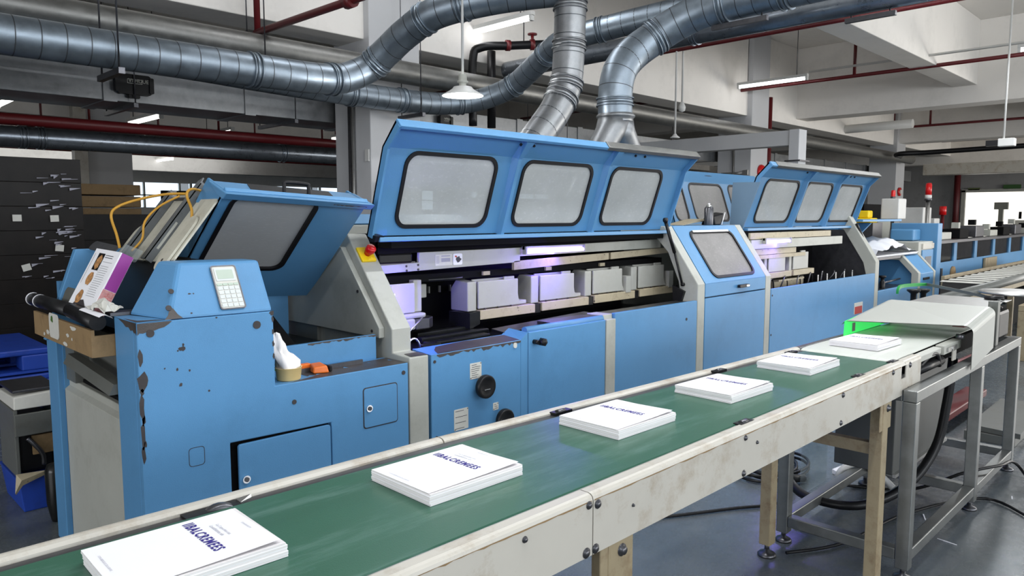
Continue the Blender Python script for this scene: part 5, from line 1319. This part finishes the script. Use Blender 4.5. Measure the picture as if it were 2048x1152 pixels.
MB().hexa([(6.0, 1.02, .064), (7.15, 1.06, .064), (7.1, 1.36, .064), (6.05, 1.34, .064), (6.0, 1.02, .10), (7.15, 1.06, .10), (7.1, 1.36, .10), (6.05, 1.34, .10)]).build('upper_board', FRAME, t)
t = thing('grey_flat_hose', 'pale grey flat hose arching up from the floor by the clear acrylic sheet', 'hose', (4.3, 1.65, 0))
MB().tube(smoothpath([(4.36, 1.62, .02), (4.32, 1.60, .10), (4.36, 1.56, .155), (4.46, 1.50, .15), (4.50, 1.42, .08), (4.50, 1.36, .03)], 6), .02, 10).build('hose_body', ENAMEL, t)
for k, (x, y, a, l) in enumerate(((5.15, .60, .6, .14), (4.62, .72, 1.2, .06), (4.25, 1.12, .4, .08), (4.0, .95, 1.4, .09), (5.35, .35, -.5, .18), (4.9, .85, .2, .05))):
    t = thing('paper_strip', ['white sliver', 'short white sliver', 'small white offcut', 'upright looking white offcut', 'dark strip', 'tiny white sliver'][k]+' on the floor '+['right of the frame foot', 'below the middle frame foot', 'between the frame legs', 'inside the first bay', 'at the lower right corner', 'by the looping cable'][k], 'scrap', (x, y, .002))
    c, s = math.cos(a), math.sin(a)
    MB().hexa([(x-c*l/2, y-s*l/2, .001), (x+c*l/2, y+s*l/2, .001), (x+c*l/2-s*.006, y+s*l/2+c*.006, .001), (x-c*l/2-s*.006, y-s*l/2+c*.006, .001)]+[(x-c*l/2, y-s*l/2, .003), (x+c*l/2, y+s*l/2, .003), (x+c*l/2-s*.006, y+s*l/2+c*.006, .004), (x-c*l/2-s*.006, y-s*l/2+c*.006, .004)]).build('strip', CHIP if k == 4 else PAPER, t)

# ================================================================== LEFT SIDE: PALLETS, WRAPPED STACKS, WASTE
def pallet(label, x0, y0, z, w=1.2, d=1.0, h=.19):
    t = thing('plastic_pallet', label, 'pallet', (x0, y0, z), 'blue plastic pallets at the left')
    MB().box(x0, x0+w, y0, y0+d, z+h-.05, z+h-.003).build('deck', PBLUE, t, bevel=.012)
    for i in range(3):
        for j in range(3):
            xx = x0+i*(w-.2)/2; yy = y0+j*(d-.2)/2
            MB().box(xx, xx+.2, yy, yy+.2, z+.022, z+h-.05).build('block', PBLUE, t, bevel=.01)
    for j in range(3):
        yy = y0+j*(d-.16)/2
        MB().box(x0, x0+w, yy, yy+.16, z+.002, z+.022).build('runner', PBLUE, t)
    return t
for k, lab in enumerate(('lowest blue pallet of the stack at the left edge', 'middle blue pallet of the stack at the left edge', 'top blue pallet of the stack at the left edge')):
    pallet(lab, .30, 6.55, .2*k)
def wrapped(label, x0, x1, y0, y1, z0, z1, mat, tiers, labels=()):
    t = thing('wrapped_stack', label, 'stack', (x0, y0, 0))
    rg = random.Random(int(x0*10+y0)); h = (z1-z0)/tiers
    for k in range(tiers):
        j = rg.uniform(-.003, .003)
        MB().box(x0+j, x1+j, y0+j*.7, y1+j, z0+k*h+.0005, z0+(k+1)*h-.0005).build('wrapped_bale', mat, t, bevel=.003)
    MB().box(x0, x1, y0, y1, 0, z0).build('pallet_base', CARD, t)
    for (x, z, a) in labels:
        MB().sheet(frame((x, y0-.016, z), (math.cos(a), 0, math.sin(a)), (-math.sin(a), 0, math.cos(a)), (0, -1, 0)), [(-.035, -.03), (.035, -.03), (.035, .03), (-.035, .03)], 0, .002).build('stuck_label', LABELW, t)
    return t
ws = wrapped('tall stack of bales in black stretch film at the left edge', -1.6, 2.14, 7.9, 9.2, .14, 2.13, WRAP, 9, ((1.896, 1.577, .03), (1.60, 1.582, 0), (1.923, 1.301, -.12), (1.649, 1.132, .25)))
m = MB(); rg = random.Random(3)
for k in range(60):
    z = rg.choice((1.05, 1.2, 1.32, 1.4, 1.45, 1.5, 1.7, 1.85, 1.95))+rg.uniform(-.05, .05); x = 2.13-abs(rg.gauss(0, .22)); l = rg.uniform(.02, .11); th = rg.uniform(.0012, .004)
    m.add([(x-l, 7.876, z-.03*rg.random()), (x, 7.872, z), (x, 7.874, z+th), (x-l, 7.877, z+th*.4)], [(0, 1, 2, 3)])
m.build('film_wrinkle', INKG, ws)['kind'] = 'stuff'
ww = wrapped('lower black wrapped stack behind the feeder hoses', 2.35, 4.3, 9.3, 10.4, .14, 1.62, WRAP, 5)
t = thing('carton', 'yellowish carton pile by the far column behind the feeder', 'box', (2.95, 10.8, 1.7))
MB().box(2.75, 3.7, 10.8, 11.6, 0, 1.55).build('carton_base', WRAP, t)
for k in range(3): MB().box(2.80, 3.65, 10.8, 11.5, 1.56+k*.16, 1.70+k*.16).build('carton_layer', CARD, t, bevel=.01)
t = thing('storage_rack', 'dark shelf rack with white cards behind the yellow hoses', 'rack', (4.6, 11.5, 0))
MB().box(4.2, 7.4, 11.5, 11.6, 0, 1.98).build('rack_panel', DARK, t)
for x, z in ((4.30, 1.86), (4.85, 1.88), (4.28, 1.72)): MB().box(x, x+.09, 11.48, 11.497, z, z+.11).build('white_card', PAPER, t)
t = thing('white_cabinet', 'cream cabinet far behind the feeder hood', 'cabinet', (8.1, 20, 0))
MB().box(8.05, 9.2, 18.0, 18.8, 0, 2.12).build('cabinet_body', CREAM, t, bevel=.01)
t = thing('service_pipe', 'pale vertical pipe with clips on the far column above the wrapped stack', 'pipe', (4.3, 15.5, 0))
MB().box(4.12, 4.34, 15.5, 15.7, 0, 3.9).build('pipe_body', CREAM, t)
t = thing('service_pipe', 'grey vertical conduit on the shaded side of the near column', 'pipe', (4.78, 7.2, 0))
MB().cyl((4.775, 7.3, 0), (4.775, 7.3, 2.9), .022, 10).build('pipe_body', STEEL, t)
MB().cyl((4.775, 7.36, 0), (4.775, 7.36, 2.9), .022, 10).build('pipe_body', STEELD, t)
t = thing('junction_box', 'small white switch plate on the near column above the hood', 'box', (5.0, 6.99, 2.3))
MB().box(4.805, 4.81-.02, 7.02, 7.09, 2.21, 2.34).build('box_body', ENAMEL, t)
t = thing('fuse_box', 'grey cabinet with a dark switch on the near column behind the hood', 'box', (4.9, 6.9, 1.5))
MB().box(4.86, 5.2, 6.80, 6.99, 1.1, 1.98).build('box_body', FRAME, t, bevel=.006)
MB().box(4.82, 4.858, 6.84, 6.90, 1.55, 1.72).build('switch', BLACK, t)
# waste corner at the left of the feeder
t = thing('waste_crate', 'blue plastic crate on the floor left of the feeder', 'crate', (.92, 4.7, 0))
MB().hexa([(.88, 4.60, 0), (1.0, 4.60, 0), (1.0, 5.0, 0), (.88, 5.0, 0), (.86, 4.59, .18), (1.02, 4.59, .18), (1.02, 5.02, .18), (.86, 5.02, .18)]).build('crate_body', PBLUE, t, bevel=.006)
MB().box(.855, 1.025, 4.585, 5.025, .18, .19).build('crate_rim', PBLUE, t)
t = thing('waste_carton', 'open grey carton with black lining on the blue crate left of the feeder', 'carton', (.95, 4.8, .19))
MB().box(.862, .882, 4.62, 4.98, .192, .56).build('carton_wall', FRAME, t, bevel=.004)
MB().box(1.06, 1.08, 4.62, 4.98, .192, .56).build('carton_wall', FRAME, t, bevel=.004)
MB().box(.862, 1.08, 4.60, 4.618, .42, .54).build('carton_flap', FRAME, t, bevel=.004)
MB().box(.884, 1.058, 4.66, 4.95, .195, .50).build('black_lining', BLACK, t, bevel=.02)
MB().box(.945, 1.05, 4.63, 4.65, .30, .405).build('brown_card', CARD, t)
MB().tube(smoothpath([(.92, 4.62, .40), (.95, 4.61, .36), (.985, 4.61, .30), (.99, 4.62, .24)], 5), .012, 8).build('dark_strap', STEELD, t)
MB().hexa([(.866, 4.62, .562), (1.08, 4.62, .562), (1.08, 5.0, .562), (.866, 5.0, .562), (.870, 4.63, .63), (1.08, 4.63, .64), (1.08, 5.0, .64), (.866, 5.0, .62)]).build('paper_pile', LABELW, t, bevel=.006)
MB().box(.872, 1.09, 4.66, 5.02, .645, .66).build('top_card', STEELD, t, bevel=.004)
t = thing('paper_scrap', 'crumpled paper hanging over the blue crate', 'paper', (.86, 4.56, .18))
MB().hexa([(.835, 4.53, .13), (.87, 4.54, .17), (1.0, 4.585, .195), (.86, 4.585, .195), (.83, 4.525, .14), (.865, 4.535, .20), (1.0, 4.58, .215), (.85, 4.58, .225)]).build('scrap', BEIGE, t)
t = thing('dark_roller', 'dark green cylinder standing on the floor beside the feeder end', 'roller', (.97, 4.3, 0))
MB().lathe([(.0, 0), (.03, 0), (.036, .02), (.050, .10), (.052, .27), (.04, .305), (0, .315)], (.985, 4.36, 0), n=18).build('roller_body', OILY, t)

# ================================================================== RIGHT BACKGROUND
# far line with a row of dark windows
fl = thing('stitching_line', 'long pale blue far machine with a row of dark windows at the right', 'machine', (13, 3.1, 0))
xw = [11.55, 12.68, 13.85, 15.05, 16.25, 17.4, 18.6]
MB().box(11.4, 20, 3.12, 3.14, .55, .93).build('lower_panel', BLUE, fl)
MB().box(11.4, 20, 3.02, 3.2, 1.215, 1.255).build('top_rail', STEELD, fl)
for k, x in enumerate([11.4]+[a-.16 for a in xw[1:]]):
    MB().box(x, x+.16, 3.11, 3.14, .93, 1.215).build('window_post', BLUE, fl)
for a, b in zip(xw, xw[1:]): MB().box(a-.01, b-.15, 3.13, 3.136, .93, 1.215).build('window_pane', GLASSD, fl)
MB().box(11.4, 20, 3.3, 3.34, .5, 1.2).build('dark_inside', DARK, fl)
MB().box(11.25, 11.45, 3.0, 3.6, .2, 1.50).build('end_post', BLUE2, fl, bevel=.01)
MB().box(10.62, 11.24, 3.05, 3.6, .3, 1.26).build('door_body', GREY, fl, bevel=.01)
MB().box(10.74, 11.22, 3.035, 3.05, .6, 1.15).build('door', BLUE, fl, bevel=.004)
MB().box(10.86, 11.12, 3.03, 3.035, .85, 1.06).build('door_window', PANE2, fl)
MB().box(10.74, 11.22, 3.03, 3.05, 1.165, 1.235).build('cream_panel', CREAM, fl)
MB().box(10.9, 11.2, 3.2, 3.5, 1.265, 1.42).build('blue_cover', BLUE2, fl, bevel=.02)
MB().box(11.55, 11.72, 3.09, 3.12, .45, .80).build('dark_slot', DARK, fl)
MB().box(11.85, 11.92, 3.09, 3.12, .50, .85).build('rail_bar', STEELD, fl)
MB().box(14.3, 15.1, 3.08, 3.11, .62, .90).build('cream_plate', CREAM2, fl)
MB().lathe([(0, 0), (.10, 0), (.10, .03), (0, .03)], (12.5, 3.12, .75), (0, -1, 0), 16).build('brown_wheel', CARD, fl)
for k in range(9):
    x = 12.0+k*.95
    MB().box(x, x+.5, 3.15, 3.4, 1.256, 1.36+.04*(k % 3)).build('upper_unit', (GREY, DARK, STEELD)[k % 3], fl, bevel=.01)
    MB().box(x+.1, x+.2, 3.2, 3.3, 1.37+.04*(k % 3), 1.46+.04*(k % 3)).build('upper_knob', (DARK, GREY)[k % 2], fl)
# belt of shingled sheets in front of the far line
sb = thing('shingle_conveyor', 'grey conveyor carrying overlapping sheets in front of the far blue machine', 'conveyor', (9.5, 2.2, 0))
MB().box(7.6, 16, 1.98, 2.02, .72, .86).build('side_rail', CREAM2, sb, bevel=.004)
MB().box(10.2, 16, 2.62, 2.66, .70, .86).build('side_rail', CREAM2, sb, bevel=.004)
MB().cyl((7.6, 1.98, .83), (16, 1.98, .83), .05, 14).build('round_edge', FRAME, sb)
MB().pz([(7.75, 2.03), (16, 2.03), (16, 2.62), (10.15, 2.62)], .76, .82).build('belt', DARK, sb)
for k in range(18):
    x = 9.75+k*.34
    MB().hexa([(x, 2.10, .825), (x+.10, 2.10, .825), (x+.10, 2.55, .825), (x, 2.55, .825), (x, 2.10, .83), (x+.10, 2.10, .838), (x+.10, 2.55, .838), (x, 2.55, .83)]).build('sheet', LABELW, sb)
for x in (10.6, 12.5, 14.5):
    for y in (2.0, 2.64): MB().box(x, x+.06, y-.03, y+.03, 0, .72).build('leg', CREAM2, sb)
MB().box(10.4, 15.9, 2.1, 2.6, .2, .55).build('under_tray', DARK, sb)
t = thing('wood_crate', 'yellowish crate at the right edge below the shingle conveyor', 'crate', (9.6, 1.6, 0))
MB().box(9.7, 10.6, 1.35, 1.75, .55, .62).box(9.7, 9.85, 1.35, 1.75, 0, .55).box(10.45, 10.6, 1.35, 1.75, 0, .55).build('crate_body', CREAM2, t, bevel=.006)
def control_box(label, x, y, z0, z1, w, d, pole=True, stack=True, mat=ENAMEL):
    t = thing('control_box', label, 'box', (x, y, 0))
    MB().box(x, x+w, y, y+d, z0, z1).build('box_body', mat, t, bevel=.015)
    if pole: MB().box(x+w*.4, x+w*.55, y+d*.4, y+d*.6, 0, z0).build('pole', STEELD, t)
    if stack:
        s_ = MB().lathe([(.0, 0), (.032, 0), (.032, .03), (.03, .035), (.03, .115), (.02, .125), (0, .125)], (x+w*.35, y+d/2, z1), n=12).build('stack_light', REDB, t)
        MB().cyl((x+w*.35, y+d/2, z1-.002), (x+w*.35, y+d/2, z1+.03), .036, 12).build('light_base', STEELD, s_)
control_box('white control box with a red beacon by the far column', 11.85, 3.7, 1.55, 1.86, .34, .25)
control_box('wide white control box beside the tall red beacon pole', 13.2, 3.75, 1.46, 1.74, .44, .35, stack=False)
control_box('small white control box lower behind the beacon pole', 14.2, 3.85, 1.40, 1.56, .3, .3, stack=False)
t = thing('beacon_pole', 'steel pole with a tall red and white beacon at the right', 'beacon', (12.95, 3.62, 0))
MB().cyl((12.95, 3.62, 0), (12.95, 3.62, 1.84), .03, 10).build('pole', STEEL, t)
MB().cyl((12.95, 3.62, 1.84), (12.95, 3.62, 1.87), .055, 14).build('base_ring', STEELD, t)
MB().cyl((12.95, 3.62, 1.87), (12.95, 3.62, 1.93), .05, 14).build('white_lens', ENAMEL, t)
MB().cyl((12.95, 3.62, 1.93), (12.95, 3.62, 2.09), .045, 14).build('red_lens', REDB, t)
MB().lathe([(.045, 0), (.035, .025), (.0, .03)], (12.95, 3.62, 2.09), n=14).build('cap', LABELR, t)
t = thing('beacon_pole', 'thin dark pole with a small red beacon farther right', 'beacon', (15.6, 4.1, 0))
MB().cyl((15.6, 4.1, 0), (15.6, 4.1, 1.62), .03, 8).build('pole', REDP, t)
MB().cyl((15.6, 4.1, 1.62), (15.6, 4.1, 1.78), .06, 12).build('red_lens', REDB, t)
t = thing('yellow_gearbox', 'yellow drive unit beside the column below the control box', 'machine', (11.6, 3.7, 1.5))
MB().box(11.45, 11.75, 3.95, 4.2, 1.50, 1.57).box(11.5, 11.68, 4.0, 4.15, 1.57, 1.68).build('drive_body', YEL, t, bevel=.02)
MB().box(11.4, 11.8, 3.9, 4.35, 0, 1.50).build('stand', STEELD, t)
t = thing('grey_machine', 'grey cabinet machine between the column and the beacon pole', 'machine', (12.4, 3.9, 0))
MB().box(12.05, 12.9, 4.2, 4.9, 0, 1.50).build('machine_body', FRAME, t, bevel=.03)
MB().hexa([(12.1, 4.15, 1.22), (12.85, 4.15, 1.22), (12.85, 4.2, 1.22), (12.1, 4.2, 1.22), (12.2, 4.1, 1.52), (12.8, 4.1, 1.52), (12.8, 4.2, 1.52), (12.2, 4.2, 1.52)]).build('display_hood', GREY, t)
MB().box(13.0, 13.8, 4.6, 4.7, 1.55, 1.80).build('dark_screen', DARK, t)
t = thing('grey_press', 'dark grey press cabinet below the far column', 'machine', (9.9, 4.4, 0))
MB().box(10.4, 12.0, 4.6, 5.4, 0, 1.33).build('press_body', FRAME, t, bevel=.02)
MB().box(11.0, 11.9, 5.0, 5.6, 1.335, 1.62).build('press_top', CONC, t, bevel=.02)
t = thing('paper_pallets', 'stacks of white paper seen through the lit opening at the far right', 'stack', (31.5, 5, 0))
for k in range(4): MB().box(31.2, 32.0, 2.7+k*.85, 3.4+k*.85, 0, 1.45).build('paper_block', LABELW, t)
for k in range(4): MB().box(31.1, 31.15, 3.0+k*.9, 3.08+k*.9, 1.5, 1.75).build('dark_tag', DARK, t)
t = thing('lit_cabinet', 'dark control cabinet on the bright wall inside the lit opening', 'cabinet', (33, 6.5, 1.6))
MB().box(33.3, 33.45, 6.55, 7.0, 1.85, 2.12).box(33.3, 33.45, 6.7, 6.85, 0, 1.85).build('cabinet_body', FRAME, t)
t = thing('exit_sign', 'green sign on the far grey wall above the opening', 'sign', (29.9, 5.9, 2.6))
MB().box(29.9, 29.97, 5.55, 6.05, 2.52, 2.66).build('sign_plate', paint('sign_green', srgb(50, 90, 40), .5, .1, 8), t)
t = thing('exit_sign', 'dim green sign above the left end of the lit opening', 'sign', (29.9, 6.9, 2.6))
MB().box(29.9, 29.97, 6.75, 7.1, 2.5, 2.58).build('sign_plate', paint('sign_green_dim', srgb(90, 100, 60), .5, .1, 8), t)
def bell(label, x, y, z, r):
    t = thing('alarm_bell', label, 'bell', (x, y, z))
    MB().lathe([(.0, .09), (r*.5, .085), (r*.85, .06), (r, .03), (r, .0), (0, 0)], (x, y, z), (0, -1, 0), 24).build('bell_dome', REDB, t)
    MB().lathe([(.0, 0), (.03, 0), (.03, .02), (0, .02)], (x, y-.09, z), (0, -1, 0), 12).build('bell_boss', LABELR, t)
bell('red alarm bell on the pale face of the second column', 14.08, 7.0, 2.48, .14)
t = thing('fire_box', 'small red glass fire call point on the third column', 'alarm', (22.3, 7, 1.95))
MB().lathe([(.0, .04), (.12, .04), (.12, 0), (0, 0)], (22.32, 6.99, 2.27), (0, -1, 0), 20).build('ring', REDB, t)
MB().box(22.27, 22.37, 6.93, 6.949, 2.22, 2.32).build('glass', LABELW, t)
t = thing('strobe', 'small red strobe on the pale partition behind the second hood', 'alarm', (18.9, 9.5, 2.3))
MB().box(18.3, 18.45, 9.5, 9.6, 2.33, 2.62).build('strobe_body', REDB, t, bevel=.02)
t = thing('socket_conduit', 'grey conduit and switch box on the shaded side of the second column', 'conduit', (13.6, 7.3, 2.4))
MB().cyl((13.63, 7.35, 0), (13.63, 7.35, 3.0), .025, 8).build('vertical_pipe', STEEL, t)
MB().cyl((13.63, 7.05, 2.44), (13.63, 7.6, 2.44), .025, 8).box(13.60, 13.655, 7.03, 7.14, 2.40, 2.5).build('branch_pipe', STEEL, t)
t = thing('dark_cabinet_row', 'row of dark grey cabinets in the shade behind the vertical ducts', 'cabinet', (9, 9, 0))
MB().box(8.0, 13.0, 9.0, 9.6, 0, 1.9).build('cabinet_body', DARK, t, bevel=.01)
for k in range(8): MB().box(8.05+k*.62, 8.6+k*.62, 8.98, 8.998, .1, 1.85).build('cabinet_door', STEELD, t)
